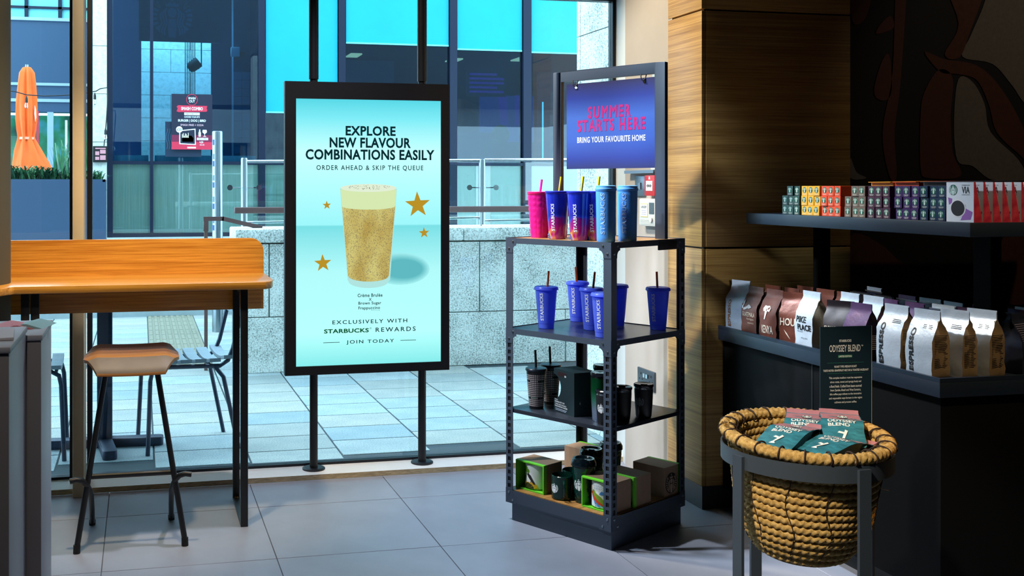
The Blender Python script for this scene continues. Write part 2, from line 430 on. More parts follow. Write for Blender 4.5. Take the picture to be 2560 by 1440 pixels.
for i in range(-4, 5):
    off = (0, .147, .04, .19)[i % 4]
    y = 4.86-off
    while y < 11.3:
        yc = y+.1475
        vis = (yc < 7.35 or (i <= 0 and yc < 11.3))
        tact = (i == -1 and yc > 7.6)
        if vis and not tact and yc-.1445 > 4.83: link('paving_slab', slab, pave, (col_x(i), yc, 0))
        y += .295
# ribbed tactile strip
TACT = M('buff_tactile_paving', (122,122,106), .8, 0, .12, 30)
k = MB(); k.box(-.2225,.2225,-.1475,.1475,-.03,0)
for q in range(8): k.box(-.2+q*.054-.014, -.2+q*.054+.014, -.14, .14, 0, .006)
tme = k.mesh('tactile_slab', TACT)
y = 7.75
while y < 11.3:
    link('tactile_slab', tme, pave, (col_x(-1), y, 0)); y += .295
# raised terrace beyond, behind a riser
TERR = M('terrace_paving', (150,166,170), .8, 0, .1, 3)
struct(MB().box(-9, 14, 11.5, 30, -.1, .647).build('terrace', TERR))
for z in range(3): struct(MB().box(-6, 9, 10.75+.25*z, 11.5, -.004+.0, .16*(z+1)).build('step', TERR))

# granite upstand wall with its blocks
gw = struct(MB().box(.66, 4.2, 7.34, 7.80, 0, .90).build('wall_granite', M('mortar', (96,104,104), .9)))
def block(x0, x1, z0, z1, y0=7.325): MB().box(x0, x1, y0, 7.5, z0, z1).build('granite_block', GRAN, gw, bevel=.004, seg=1)
for x0, x1 in ((.655,.875), (.883,2.427), (2.434,3.9)): block(x0, x1, .394, .905)
for x0, x1 in ((.655,1.555), (1.561,3.10), (3.106,4.1)): block(x0, x1, 0, .388)
for x0, x1 in ((.64,2.3), (2.304,4.2)): MB().box(x0, x1, 7.30, 7.80, .915, 1.012).build('coping_stone', GRAN, gw, bevel=.012)
# granite pier of this building, just outside the right end of the window
gp = struct(MB().box(2.372, 3.2, 4.905, 5.40, -.1, 4.2).build('wall_pier', M('mortar2', (96,104,104), .9)))
zz = 0
for hgt in (1.06, 1.08, 1.0, 1.0):
    MB().box(2.36, 2.40, 4.91, 5.365, zz, zz+hgt-.006).build('granite_block', GRAN, gp)
    MB().box(2.36, 3.2, 5.37, 5.412, zz, zz+hgt-.006).build('granite_block', GRAN, gp); zz += hgt
# brown handrail on the granite wall
BRN = M('brown_handrail', (104,78,76), .4)
t = thing('handrail', 'long flat brown handrail above the granite wall', 'handrail', (2.4,7.5,1.012))
MB().box(-1.75, 1.8, -.035, .035, .105, .150).build('rail', BRN, t, bevel=.006)
for x in (-1.38, .1, 1.5): MB().tube([(x,0,0), (x,0,.106)], .006, 8).build('bracket', STEEL, t)
t = thing('handrail', 'short bent brown handrail end sloping down to the granite wall', 'handrail', (.45,7.52,0))
MB().box(-.018,.018,-.02,.02,.99,1.07).build('drop_end', BRN, t, bevel=.004)
k = MB(); k.bar((-.018,0,1.08), (.125,0,1.08), .04, .03); k.bar((.115,0,1.082), (.40,0,1.012), .04, .03); k.build('rail', BRN, t)
MB().box(-.012,.012,-.015,.015,0,.99).build('post', BRN, t)
# stainless bollard with stickers
t = thing('bollard', 'tall stainless steel bollard with a strip of stickers', 'bollard', (.672,9.5,0))
MB().lathe([(.048,0),(.048,1.80),(.044,1.808),(0,1.808)], 24).build('post', STEEL, t, smooth=True)
k = MB()
for q in range(14):
    z = .85+q*.064; a0 = -2.75; k.mi = q % 3
    k.add([(.0487*math.cos(a), .0487*math.sin(a), zz_) for zz_ in (z, z+.05) for a in (a0, a0+.25, a0+.5)], [(0,1,4,3), (1,2,5,4)])
k.build('sticker', [M('sticker_white',(215,220,225),.5), M('sticker_blue',(60,80,170),.5), M('sticker_grey',(120,130,150),.5)], t)
# glass balustrade
BAL = glass('balustrade_glass', (.86,.96,.95,1), .07)
t = thing('glass_railing', 'stainless steel railing with clear glass panels', 'railing', (0,9,0))
for x in (.865, 3.007, 5.15):
    p = MB().lathe([(.029,.0),(.029,1.545),(.024,1.556),(0,1.556)], 20, (x,0,0)).build('post', STEEL, t, smooth=True)
    for s in (-1, 1):
        k = MB(); k.tube([(x+s*.029,-.02,1.30), (x+s*.10,-.02,1.30)], .005, 8); k.lathe([(.024,0),(.024,.012)], 16); n0 = len(k.v)-32
        for q in range(n0, n0+32):
            a_, b_, c_ = k.v[q]; k.v[q] = (x+s*.125+a_, -.03+c_, 1.30+b_)
        k.build('glass_clamp', CHROME, t, smooth=True)
for x0, x1, zr in ((.90,2.975,1.525), (3.04,5.12,1.55)):
    MB().tube([(x0-.01,0,zr), (x1+.01,0,zr+.02)], .014, 10).build('top_rail', CHROME, t, smooth=True)
    MB().tube([(x0-.01,0,1.00), (x1+.01,0,1.03)], .012, 10).build('bottom_rail', CHROME, t, smooth=True)
    MB().box(x0+.04, x1-.04, -.035, -.025, .70, zr-.02).build('glass_panel', BAL, t)
MB().box(.80,5.2,-.03,.03,.94,.965).build('bottom_channel', CHROME, t)

# ---------------------------------------------------------------- glazed building opposite
FB = M('facade_frame', (20,32,56), .4, .3)
CURT = bpy.data.materials.new('pleated_screen'); CURT.use_nodes = True
nt = CURT.node_tree; b = nt.nodes['Principled BSDF']; b.inputs['Roughness'].default_value = .6
f = noise(nt, coords(nt, (60,1,.6)), 2.0, 3, .6); nt.links.new(ramp(nt, f, [(.35, rgb(214,226,214)), (.65, rgb(248,252,244))]), b.inputs['Base Color'])
BLIND = M('turquoise_blind', (3,158,178), .75, 0, .04, 2)
FGL = glass('facade_glass', (.42,.66,.80,1), .06)
bd = thing('glazed_building', 'glazed office frontage with dark blue mullions and turquoise blinds', 'building', (0,14,.647))
ZG = .647
mull = [(-.434,-.363), (.111,.153), (1.53,1.62), (2.62,2.715), (4.193,4.297), (5.272,5.392), (6.9,7.0), (8.5,8.6)]
for x0, x1 in mull: MB().box(x0, x1, -.06, .10, 0, 7.0-ZG).build('mullion', FB, bd)
MB().box(-.434, 8.6, -.05, .08, 1.598-ZG, 1.640-ZG).build('transom', FB, bd)
MB().box(-.434, 8.6, -.05, .10, 0, .05).build('sill_rail', FB, bd)
MB().box(-.434, 8.6, -.05, .10, 5.2-ZG, 5.3-ZG).build('transom', FB, bd)
gl = [(mull[i][1], mull[i+1][0]) for i in range(len(mull)-1)]
for i, (x0, x1) in enumerate(gl):
    MB().box(x0, x1, .0, .012, 1.640-ZG, 5.2-ZG).build('pane', FGL, bd)
    MB().box(x0, x1, .03, .05, .05, 1.598-ZG).build('lower_panel', CURT, bd)
    MB().box(x0, x1, .0, .012, .05, 1.598-ZG).build('lower_pane', BAL, bd)
    if i < 2: MB().box(x0+.02, x1-.02, .06, .16, 1.640-ZG, 1.72-ZG).build('inner_ledge', CURT, bd)
for i, zb in ((2,2.315), (3,3.277), (4,3.234), (5,3.22), (6,3.22)):
    x0, x1 = gl[i]
    bl = MB().box(x0+.012, x1-.012, -.030, -.022, zb-ZG, 5.2-ZG).build('blind', BLIND, bd)
    MB().box(x0+.012, x1-.012, -.034, -.018, zb-.02-ZG, zb-ZG).build('hem_bar', M('blind_hem',(120,232,240),.5), bl)
INN = M('dark_blue_interior', (26,56,92), .8); INN2 = M('slate_blue_partition', (52,84,112), .8)
MB().box(-.5, 9, 4.0, 4.1, 0, 7).build('inner_wall', INN, bd)
MB().box(-.5, 9, .1, 4.0, 5.3-ZG, 5.4-ZG).build('inner_ceiling', INN, bd)
MB().box(-.5, 9, -.06, .2, 5.3-ZG, 7).build('upper_band', FB, bd)
MB().box(9, 9.1, 0, 4.1, 0, 7).build('inner_wall', INN, bd)
# stone pier at the left end of the frontage
st = struct(MB().box(-.655, -.44, 13.9, 16, .647, 7).build('wall_limestone', M('mortar3',(130,140,136),.9)))
z = .647
for hgt in (.62,.62,.62,.62,.62,.62,.62,.62,.62): MB().box(-.665, -.436, 13.885, 14.4, z, z+hgt-.008).build('limestone_block', LIME, st); z += hgt
# stone built behind the first panes to stand in for a reflection
st2 = struct(MB().box(.0, 1.0, 15.42, 15.6, .647, 6).build('wall_reflected_stone', M('mortar4',(120,132,130),.9)))
z = .647; q = 0
while z < 5.0:
    xs = [.0, .42, 1.0] if q % 2 else [.0, .70, 1.0]
    for a_, b_ in zip(xs, xs[1:]): MB().box(a_, b_-.006, 15.39, 15.45, z, z+.325).build('limestone_block', LIME, st2)
    z += .331; q += 1
# brick pier behind the third mullion
t = thing('glazed_brick_pier', 'slate blue pier of square glazed blocks behind the frontage', 'pier', (1.36,14.5,.647))
MB().box(-.115,.115,.01,.3,0,4.5).build('core', INN2, t)
gb = M('glazed_block', (84,116,148), .35)
for r in range(18):
    for c in range(2): MB().box(-.112+c*.114, -.112+c*.114+.108, -.004, .02, .20+r*.114, .20+r*.114+.108).build('block', gb, t)
lamp('stone_fill_spot', (.5, 14.55, 5.1), (.5, 15.4, 2.6), 1500, (0.75, 0.92, 1.0), angle=70)  # added spot that brightens the stone built as a reflection
# board standing in for a reflected sign, cables, lamp, junction box
HB = M('dark_teal_board', (16,62,84), .7); HBL = M('teal_emblem', (26,92,118), .7)
p0 = at(347,-60,14.35); p1 = at(505,106,14.35)
t = thing('reflected_board', 'dark teal board with a round siren emblem standing in for a reflection in the upper panes', 'sign', ((p0.x+p1.x)/2, 14.35, p1.z))
wd = (p1.x-p0.x)/2
MB().box(-wd-.0, wd+.25, 0, .05, 0, p0.z-p1.z).build('board', HB, t)
emblem(t, .30, flat_put(.02, .33, -.002), [HB, HBL], disc=False)
for s in (-.3, .3): MB().tube([(s,.02,p0.z-p1.z), (s,.02,5.25-p1.z)], .008, 6).build('hanger', FB, t)
t = thing('hanging_cables', 'row of thin black cables hanging behind the menu poster', 'cable', (at(475,100,14.6).x, 14.6, 1.75))
for q in range(6): MB().tube([(-.065+q*.026,0,0), (-.065+q*.026,0,1.75), (-.03+q*.03,.0,3.4)], .006, 5).build('cable', SOCKET, t)
c = at(485,163,14.5)
t = thing('stage_spotlight', 'dark spotlight on a bracket in front of the reflected stone', 'spotlight', c)
MB().lathe([(.05,-.09),(.075,-.05),(.08,.08),(.0,.08)], 18).xf(Matrix.Rotation(.9,4,'Y')).build('housing', SOCKET, t, smooth=True)
MB().tube([(.06,0,-.05),(.10,0,.0),(.10,0,2.4)], .008, 6).build('stem', SOCKET, t)
c = at(588,130,14.45)
t = thing('junction_box', 'pale grey box fixed beside the glazed block pier', 'box', c)
MB().box(-.06,.06,-.04,.03,-.065,.065).build('case', M('grey_case',(150,176,192),.5), t, bevel=.01)
MB().box(.06,.13,-.01,.01,-.03,.0).build('bracket', FB, t)
# glowing things inside the far room
NC = emis('cyan_neon', (120,235,255), 2.2); NM = emis('violet_screen', (104,64,190), .55); NB = emis('blue_screen', (40,78,170), .5)
a_ = at(1357,255,14.6); b_ = at(1357,396,14.6)
t = thing('neon_tube', 'upright cyan neon tube in the far window', 'neon light', (b_.x,14.6,b_.z))
MB().tube([(0,0,0),(0,0,a_.z-b_.z)], .012, 8).build('tube', NC, t); MB().box(-.02,.02,.012,.04,0,a_.z-b_.z).build('backing', FB, t)
a_ = at(1170,180,16.5); b_ = at(1262,236,16.5)
t = thing('menu_screen', 'dim violet menu screen with lines of text', 'screen', ((a_.x+b_.x)/2,16.5,b_.z))
MB().box(-.34,.34,0,.05,-.04,a_.z-b_.z+.04).build('casing', INN, t)
for q in range(5): MB().box(-.30,.30-(.12 if q in (1,4) else 0),-.008,0,.02+q*.072,.055+q*.072).build('text_line', NM, t)
a_ = at(1200,238,16.6); b_ = at(1335,355,16.6)
t = thing('advert_screen', 'blurred blue advertising screen with two violet bars', 'screen', ((a_.x+b_.x)/2,16.6,b_.z))
W2 = (b_.x-a_.x)/2; HT = a_.z-b_.z
MB().box(-W2, W2, 0, .05, 0, HT).build('casing', NB, t)
MB().prism([(-.12,.28),(.02,.28),(-.02,.78),(-.16,.78)], -.008, 0, 'y').build('violet_bar', NM, t); MB().prism([(.14,.28),(.30,.28),(.26,.78),(.14,.78)], -.008, 0, 'y').build('violet_bar', NM, t)
MB().lathe([(0,-.16),(.12,-.12),(.16,0),(.1,.12),(0,.16)], 14, (-.16,-.12,.12)).build('plant', M('dark_green_bush',(16,92,60),.8), t, smooth=True)
for nm, u0, u1, v0, v1, Y, mm in (('partition',862,985,150,205,17.6,INN2), ('partition',1140,1235,330,400,16.2,INN2), ('partition',1345,1442,180,400,17.2,INN2)):
    a_ = at(u0,v0,Y); b_ = at(u1,v1,Y); MB().box(a_.x, b_.x, Y-14, Y-13.95, max(0,b_.z-.8)-ZG, a_.z-ZG).build(nm, mm, bd)
# lit ceiling strips seen through the far glazing
t = thing('ceiling_luminaires', 'small warm ceiling lights glowing in the far room', 'light', (4,16,4.2))
for q, (u, v) in enumerate(((885,140),(1210,95),(1135,152),(1300,150))):
    p = at(u, v, 16.0); MB().box(p.x-4-.09, p.x-4+.09, -.2, .2, p.z-4.2, p.z-4.2+.02).build('luminaire', emis('warm_luminaire',(255,225,170),1.4), t)
# menu poster on the glass
p0 = at(429,234,13.9); p1 = at(531,374,13.9); pw = p1.x-p0.x; ph = p0.z-p1.z
PD = M('poster_ink', (22,26,50), .5); PR = M('poster_red', (206,44,74), .5); PRD = M('poster_crimson', (120,24,62), .5)
t = thing('burger_poster', 'dark burger menu poster with a red banner stuck to the frontage', 'poster', ((p0.x+p1.x)/2,13.93,p1.z))
MB().box(-pw/2,pw/2,-.004,.004,0,ph).build('sheet', PD, t)
MB().box(-pw/2,pw/2,-.005,-.004,0,.10).build('lower_band', PR, t); MB().box(-pw/2,pw/2,-.0048,-.004,.10,.19).build('lower_band', PRD, t)
P = lambda cx, cz: front(cx, cz, -.0075)
k = MB()
for q in range(28):
    a0 = 2*PI*q/28; a1 = 2*PI*(q+1)/28
    k.poly([(.068*math.cos(a0),-.006,.655+.068*math.sin(a0)), (.075*math.cos(a0),-.006,.655+.075*math.sin(a0)), (.075*math.cos(a1),-.006,.655+.075*math.sin(a1)), (.068*math.cos(a1),-.006,.655+.068*math.sin(a1))][::-1])
k.build('ring', PR, t)
lettering(t, 'SMASH', .095, .030, P(0,.675), WHITE, .03); lettering(t, 'OUT', .075, .034, P(0,.635), WHITE, .02)
MB().prism([(-.2,.50),(-.17,.49),(.19,.50),(.2,.52),(.19,.545),(.2,.575),(-.18,.58),(-.2,.56),(-.185,.54)], -.006, -.004, 'y').build('banner', PR, t)
lettering(t, 'SMASH COMBO', .28, .042, P(0,.538), WHITE, .03)
MB().box(-.10,.10,-.006,-.004,.452,.486).build('price_pill', WHITE, t); lettering(t, 'MAKE A MEAL OF IT', .17, .016, P(0,.469), PD, .02)
lettering(t, 'CHOOSE YOUR BITE', .20, .022, P(0,.428), WHITE, .02)
lettering(t, 'BURGER | DOG | BIRD', .36, .040, P(0,.376), WHITE, .03)
lettering(t, 'SMASH FRIES + SODA', .30, .026, P(0,.322), M('poster_pink',(236,190,200),.5), .01)
k = MB(); k.poly([(-.165,-.0065,.07),(-.165,-.0065,.25),(.045,-.0065,.275),(.05,-.0065,.06)][::-1]); k.build('photo_frame', WHITE, t)
k = MB(); k.poly([(-.152,-.0075,.082),(-.152,-.0075,.240),(.034,-.0075,.262),(.038,-.0075,.073)][::-1]); k.build('photo', PD, t)
k = MB(); k.lathe([(.07,0),(.075,.03),(.05,.05),(0,.055)], 10); n = len(k.v)
for q in range(n): x, y_, z_ = k.v[q]; k.v[q] = (x-.055, -.008, .10+z_*1.6)
k.build('burger_print', PR, t)
k = MB()
for q in range(7): k.box(-.13+q*.013, -.122+q*.013, -.0085, -.008, .155, .20+.02*math.sin(q*2.3))
k.build('fries_print', M('poster_cream',(230,214,190),.5), t)
k = MB(); k.poly([(.042*math.cos(2*PI*q/18)-.165, -.0085, .262+.042*math.sin(2*PI*q/18)) for q in range(18)][::-1]); k.build('price_spot', WHITE, t)
text_mb('£20', .06, .032, front(-.165,.262,-.0095), .02).build('lettering', PD, t)
MB().prism([(.085,.17),(.115,.17),(.115,.225),(.107,.24),(.107,.265),(.093,.265),(.093,.24),(.085,.225)], -.007, -.004, 'y').build('bottle_print', WHITE, t)
MB().prism([(.14,.17),(.19,.17),(.168,.18),(.168,.205),(.195,.23),(.19,.26),(.14,.26),(.135,.23),(.162,.205),(.162,.18)], -.007, -.004, 'y').build('glass_print', WHITE, t)
MB().box(.065,.21,-.006,-.004,.125,.155).build('price_pill', WHITE, t); lettering(t, 'FANCY A TIPPLE?', .12, .014, P(.137,.14), PD, .02)
lettering(t, '+£4', .05, .030, P(.12,.098), WHITE, .02); lettering(t, 'ADD ON', .06, .018, P(.13,.062), WHITE, .01)
MB().box(-.06,.05,-.006,-.004,.015,.035).build('price_pill', WHITE, t)
p0 = at(413,304,13.98); p1 = at(440,392,13.98)
t = thing('small_poster', 'dark poster with wavy hair lines half hidden behind the burger poster', 'poster', ((p0.x+p1.x)/2,13.975,p1.z))
MB().box(-(p1.x-p0.x)/2,.4,-.003,.003,0,p0.z-p1.z).build('sheet', M('poster_navy',(20,40,66),.5), t)
k = MB()
for q in range(4):
    L = [(-.05+q*.03+.012*math.sin(i*.9), .10+.03*i) for i in range(10)]
    for i in range(9): k.poly([(L[i][0]-.005,-.004,L[i][1]),(L[i][0]+.005,-.004,L[i][1]),(L[i+1][0]+.005,-.004,L[i+1][1]),(L[i+1][0]-.005,-.004,L[i+1][1])][::-1])
k.build('wave_print', M('poster_teal',(40,84,110),.5), t)

# ---------------------------------------------------------------- navy building at the far left
NAVY = M('navy_cladding', (40,74,106), .5); STRIP = M('pale_metal_strip', (150,176,196), .45, .2)
nb = thing('clad_building', 'navy clad building with pale strips and a green lit shop window', 'building', (-2,18.5,.647))
def nz(v): return at(100, v, 18.5).z-.647
for x0, x1 in ((-3.5,-.545), (-.535,1.6)):
    for v0, v1 in ((206,52), (246,214)): MB().box(x0, x1, 0, .3, nz(v0), nz(v1)).build('cladding_panel', NAVY, nb)
MB().box(-3.5,1.6,0,.3,nz(280),nz(255)).build('cladding_panel', NAVY, nb)
for v0, v1 in ((214,207), (255,247), (52,44)): MB().box(-3.5,1.6,-.03,.28,nz(v0),nz(v1)).build('metal_strip', STRIP, nb)
CYG = M('cyan_upper_window', (120,214,226), .2); MB().box(-3.5,1.6,.02,.2,nz(44),nz(-160)).build('upper_glazing', CYG, nb)
for u in (66, 150): MB().box(at(u,20,18.5).x+2-.03, at(u,20,18.5).x+2+.03, -.02, .1, nz(44), nz(-160)).build('upper_mullion', FB, nb)
MB().box(-3.5,1.6,-.02,.1,nz(22),nz(16)).build('upper_transom', FB, nb)
GRN = bpy.data.materials.new('green_lit_shop'); GRN.use_nodes = True; nt = GRN.node_tree; b = nt.nodes['Principled BSDF']
f = noise(nt, coords(nt, (1,1,1)), 2.2, 3); c_ = ramp(nt, f, [(.35, rgb(6,56,50)), (.5, rgb(10,108,66)), (.66, rgb(60,130,150))])
nt.links.new(c_, b.inputs['Base Color']); nt.links.new(c_, b.inputs['Emission Color']); b.inputs['Emission Strength'].default_value = 1.0
MB().box(-3.5,1.6,.9,1.0,0,nz(280)).build('shop_interior', GRN, nb)
MB().box(-3.5,1.6,.02,.03,0,nz(280)).build('shop_glass', glass('shop_front_glass',(.9,.95,.95,1),.015), nb)
for u, mm, w_ in ((96, emis('pink_neon',(255,96,120),1.1), .016), (167, emis('white_neon',(225,225,255),1.5), .016)):
    x = at(u,300,18.6).x+2; MB().box(x-w_*1.2, x+w_*1.2, -.05, -.03, nz(420), nz(278 if u < 100 else 300)).build('neon_tube', mm, nb)
for u in (126,): x = at(u,300,18.5).x+2; MB().box(x-.05, x+.05, -.02, .06, 0, nz(280)).build('shop_mullion', STRIP, nb)
MB().box(1.6,2.2,-.1,.3,0,8).build('end_wall', NAVY, nb)
# planter, plants, parasol, string lights, notice
PLM = M('slate_blue_planter', (44,68,96), .55)
t = thing('planter_trough', 'long slate blue planter trough outside', 'planter', (-1.2,12.5,.647))
k = MB(); k.box(-1.4,.79,0,.5,0,.715); k.box(-1.4,.79,0,.03,.715,.745); k.box(-1.4,.79,.47,.5,.715,.745); k.box(.76,.79,0,.5,.715,.745); k.build('trough', PLM, t)
MB().box(-1.35,.75,.04,.46,.715,.725).build('soil', M('soil',(50,40,34),.9), t)
LEAF = [M('leaf_green',(70,128,84),.55,0,.3,12), M('leaf_dark',(38,92,70),.6,0,.3,12), M('leaf_silver',(150,186,176),.55,0,.2,12)]
def plant(x, seed, label, nb_=60, hgt=.22, spread=.2, m=0, spiky=False):
    random.seed(seed); k = MB()
    for q in range(nb_):
        a = random.uniform(0, 2*PI); L = hgt*random.uniform(.6,1.25); s = spread*random.uniform(.3,1.1); w_ = random.uniform(.006,.013)
        bx, by = random.uniform(-.10,.10), random.uniform(-.07,.07); d = Vector((math.cos(a), math.sin(a), 0)); n = Vector((-math.sin(a), math.cos(a), 0))
        pts = []
        for i in range(5):
            tt = i/4; droop = 0 if spiky else .55*tt*tt*L
            pts.append(Vector((bx,by,0))+d*(s*tt)+Vector((0,0,L*tt-droop)))
        vs = []
        for i, p in enumerate(pts): ww = w_*(1-.8*abs(i/4-.35)); vs += [p-n*ww, p+n*ww]
        k.mi = random.choice((0,0,1,2 if spiky else 1)); k.add(vs, [(2*i,2*i+1,2*i+3,2*i+2) for i in range(4)])
    o = thing('planter_plant', label, 'plant', (x,12.72,.647+.725), 0, 'plants in the outdoor trough')
    k.build('foliage', LEAF, o)
    MB().lathe([(.03,0),(.02,.03),(0,.05)], 6).build('crown', LEAF[1], o)
plant(-1.42, 1, 'bushy green plant under the orange parasol', 110, .34, .22)
plant(-1.22, 2, 'bushy green plant right of the parasol skirt', 110, .33, .22)
plant(-1.04, 3, 'low leafy plant in the middle of the trough', 110, .30, .22)
plant(-.86, 4, 'spiky silver grass clump beside the cream window post', 60, .40, .16, spiky=True)
plant(-.78, 5, 'leafy plant half hidden by the cream window post', 80, .22, .2)
plant(-.55, 6, 'leafy plant at the right end of the trough', 80, .24, .2)
ORG = M('orange_canvas', (255,104,28), .7, 0, .08, 10)
c = at(68,600,13.3)
t = thing('closed_parasol', 'closed orange parasol tied at the waist outside', 'parasol', (at(66,300,13.3).x, 13.35, .647))
def fold(a, z, i): 
    amp = .012 if i in (0,1) else .020
    return amp*math.sin(a*7+z*2)+.008*math.sin(a*13)
prof = [(.165,.86),(.155,.95),(.125,1.10),(.088,1.24),(.085,1.27),(.10,1.36),(.115,1.50),(.112,1.70),(.092,1.92),(.075,2.05),(.045,2.115),(.0,2.13)]
k = MB(); k.lathe(prof, 56, disp=lambda a, z, i: fold(a, z, i) if 0 < i < len(prof)-2 else fold(a, z, 0)*(.5 if i < len(prof)-1 else 0))
for q in range(len(k.v)):          # the loose corner of the canvas hangs to the right
    x, y_, z_ = k.v[q]
    if z_ < 1.25 and x > 0: k.v[q] = (x*(1+(1.25-z_)*2.0), y_, z_)
k.build('canopy', ORG, t, smooth=60)
MB().lathe([(.094,1.235),(.094,1.265)], 30).build('tie_strap', M('pale_strap',(236,170,140),.6), t, smooth=True)
MB().tube([(0,0,0),(0,0,2.15)], .02, 10).build('pole', STEEL, t)
MB().lathe([(.2,0),(.2,.06),(.03,.09)], 24).build('base', SOCKET, t)
k = MB(); k.poly([(.105+.0,-.062,1.45),(.115,-.058,1.5),(.113,-.06,1.6),(.10,-.07,1.65),(.095,-.075,1.55)]); k.build('print_mark', WHITE, t)
t = thing('string_lights', 'black festoon cable with clear bulbs strung past the parasol', 'string lights', (-1,12.2,2.1))
def fest(pts, bulbs, off=(-1,12.2,2.1)):
    P_ = [at(u, v, 12.2)-Vector(off) for u, v in pts]; MB().tube(P_, .006, 6).build('cable', SOCKET, t)
    for u, v in bulbs:
        p = at(u, v, 12.2)-Vector(off)
        s = MB().tube([p, p-Vector((0,0,.03)), p-Vector((.0,0,.075))], [.005,.014,.016], 8).build('lamp_holder', SOCKET, t)
        MB().lathe([(.012,0),(.020,-.03),(.016,-.055),(0,-.065)], 12, tuple(p-Vector((0,0,.075)))).build('bulb', glass('bulb_glass',(.95,.9,.8,1),.2) if 'bulb_glass' not in MATS else MATS['bulb_glass'], t, smooth=True)
fest([(-20,222),(38,229),(66,237),(110,240),(150,239),(190,236),(228,230),(240,228),(250,222),(268,219),(270,235),(266,300),(262,345),(260,365)], [(66,240),(237,232),(264,320)])
c0 = at(231,364,13.7); c1 = at(267,405,13.7)
t = thing('notice_board', 'small black menu board with red print on the stone pier', 'notice', ((c0.x+c1.x)/2,13.87,c1.z))
wn = (c1.x-c0.x)/2; hn = c0.z-c1.z
MB().box(-wn,wn,-.02,.01,0,hn).build('board', SOCKET, t)
for a_, b_, z0, z1 in ((-.06,-.01,.03,.07), (.0,.07,.03,.09), (-.06,-.01,.09,.14), (.0,.07,.11,.16), (-.06,.07,.17,.185)):
    MB().box(a_, b_, -.024, -.02, z0, z1).build('printed_patch', M('notice_print',(214,150,160),.6), t)

# ---------------------------------------------------------------- outdoor table and chairs
OUTM = M('dark_blue_grey_metal', (34,48,70), .5, .3, .15, 60); SLAT = M('weathered_grey_slat', (136,152,162), .7, 0, .15, 14, vstretch=(1,10,1))
t = thing('pedestal_table', 'outdoor cafe table on a square column with a cross foot', 'table', (-.18,5.43,0))
MB().box(-.037,.037,-.037,.037,.03,.72).build('column', OUTM, t, bevel=.004)
for a in (-.05, PI/2+.12):
    k = MB()
    for s in (0, PI):
        n0 = len(k.v); k.prism(rrect(.0,.29,-.035,.035,.02,4,(0,1,1,0)), 0.0, .045); k.xf(Matrix.Rotation(a+s,4,'Z'), n0)
    k.build('foot', OUTM, t, bevel=.005)
MB().prism(rrect(-.33,.33,-.33,.33,.03), .72, .745).build('table_top', OUTM, t, bevel=.004)
def cafe_chair(label, loc, rz):
    t = thing('slatted_chair', label, 'chair', loc, rz, 'slatted chairs at the outdoor table')      # faces -X, sits with its centre at the origin
    for s in (-1, 1):
        y = s*.165
        MB().tube([(-.20,y+s*.02,0),(-.185,y,.36),(-.175,y,.405),(-.14,y,.425),(.16,y,.415),(.20,y,.44),(.225,y,.50),(.315,y,.86)], .011, 8).build('side_frame', OUTM, t, smooth=True)
        MB().tube([(.13,y,.418),(.175,y+s*.01,.36),(.25,y+s*.02,0)], .011, 8).build('leg', OUTM, t, smooth=True)
    MB().tube([(-.16,-.165,.418),(-.16,.165,.418)], .009, 8).build('cross_bar', OUTM, t); MB().tube([(.12,-.165,.412),(.12,.165,.412)], .009, 8).build('cross_bar', OUTM, t)
    for q in range(6):
        x = -.185+q*.072; dz = .0 if q < 5 else .012
        k = MB(); 
        for i in range(6):
            y0 = -.19+i*.38/6; y1 = y0+.38/6; h0 = -.022*(1-(y0/.19)**2)+.004; h1 = -.022*(1-(y1/.19)**2)+.004
            zb = .436+dz; k.add([(x,y0,zb+h0),(x+.056,y0,zb+h0),(x+.056,y1,zb+h1),(x,y1,zb+h1),(x,y0,zb+.018+h0),(x+.056,y0,zb+.018+h0),(x+.056,y1,zb+.018+h1),(x,y1,zb+.018+h1)],
                                [(3,2,1,0),(4,5,6,7),(1,2,6,5),(3,0,4,7)]+([(0,1,5,4)] if i == 0 else [])+([(2,3,7,6)] if i == 5 else []))
        k.build('slat', SLAT, t)
    for z_, x_ in ((.66,.262), (.74,.284), (.82,.304)): MB().box(x_-.008,x_+.008,-.18,.18,z_,z_+.055).build('back_slat', SLAT, t)
    return t
cafe_chair('slatted outdoor chair to the right of the pedestal table, its back to the granite wall', (.205,5.40,0), .13)
cafe_chair('slatted outdoor chair to the left of the pedestal table, mostly behind the grey bins', (-.565,5.36,0), PI+.03)

# ================================================================== furniture in the room
# ---------------------------------------------------------------- window counter
t = thing('window_counter', 'honey oak bar counter with upstand on black steel legs by the window', 'counter', (0,0,0))
top = [(-.455,4.0), (.465,4.0), (.492,4.028), (.507,4.10), (.507,4.42), (-.9,4.42), (-.9,3.66), (-.66,3.66)]
MB().prism(top, .917, .945).build('counter_top', OAK, t, bevel=.002)
MB().prism(rrect(-.9,.507,.793,1.093,.055,6,(0,0,1,0)), 4.421, 4.445, 'y').build('upstand', OAK, t, bevel=.002)
for x in (.374, -.434):
    lg = MB().box(x, x+.028, 4.03, 4.058, 0, .917).build('leg', BLACK, t, bevel=.002)
    MB().box(x, x+.028, 4.378, 4.406, 0, .917).build('leg', BLACK, t, bevel=.002)
    MB().box(x, x+.028, 4.058, 4.378, 0, .012).build('foot_bar', BLACK, t); MB().box(x, x+.028, 4.058, 4.378, .897, .917).build('top_bar', BLACK, t)
MB().box(-.3985,-.370,4.03,4.058,0,.917).build('leg', BLACK, t, bevel=.002)
MB().tube([(.388,4.372,.013),(.388,4.372,.018)], .008, 10).build('fixing_bolt', M('brass_screw',(150,110,60),.4,.8), t)
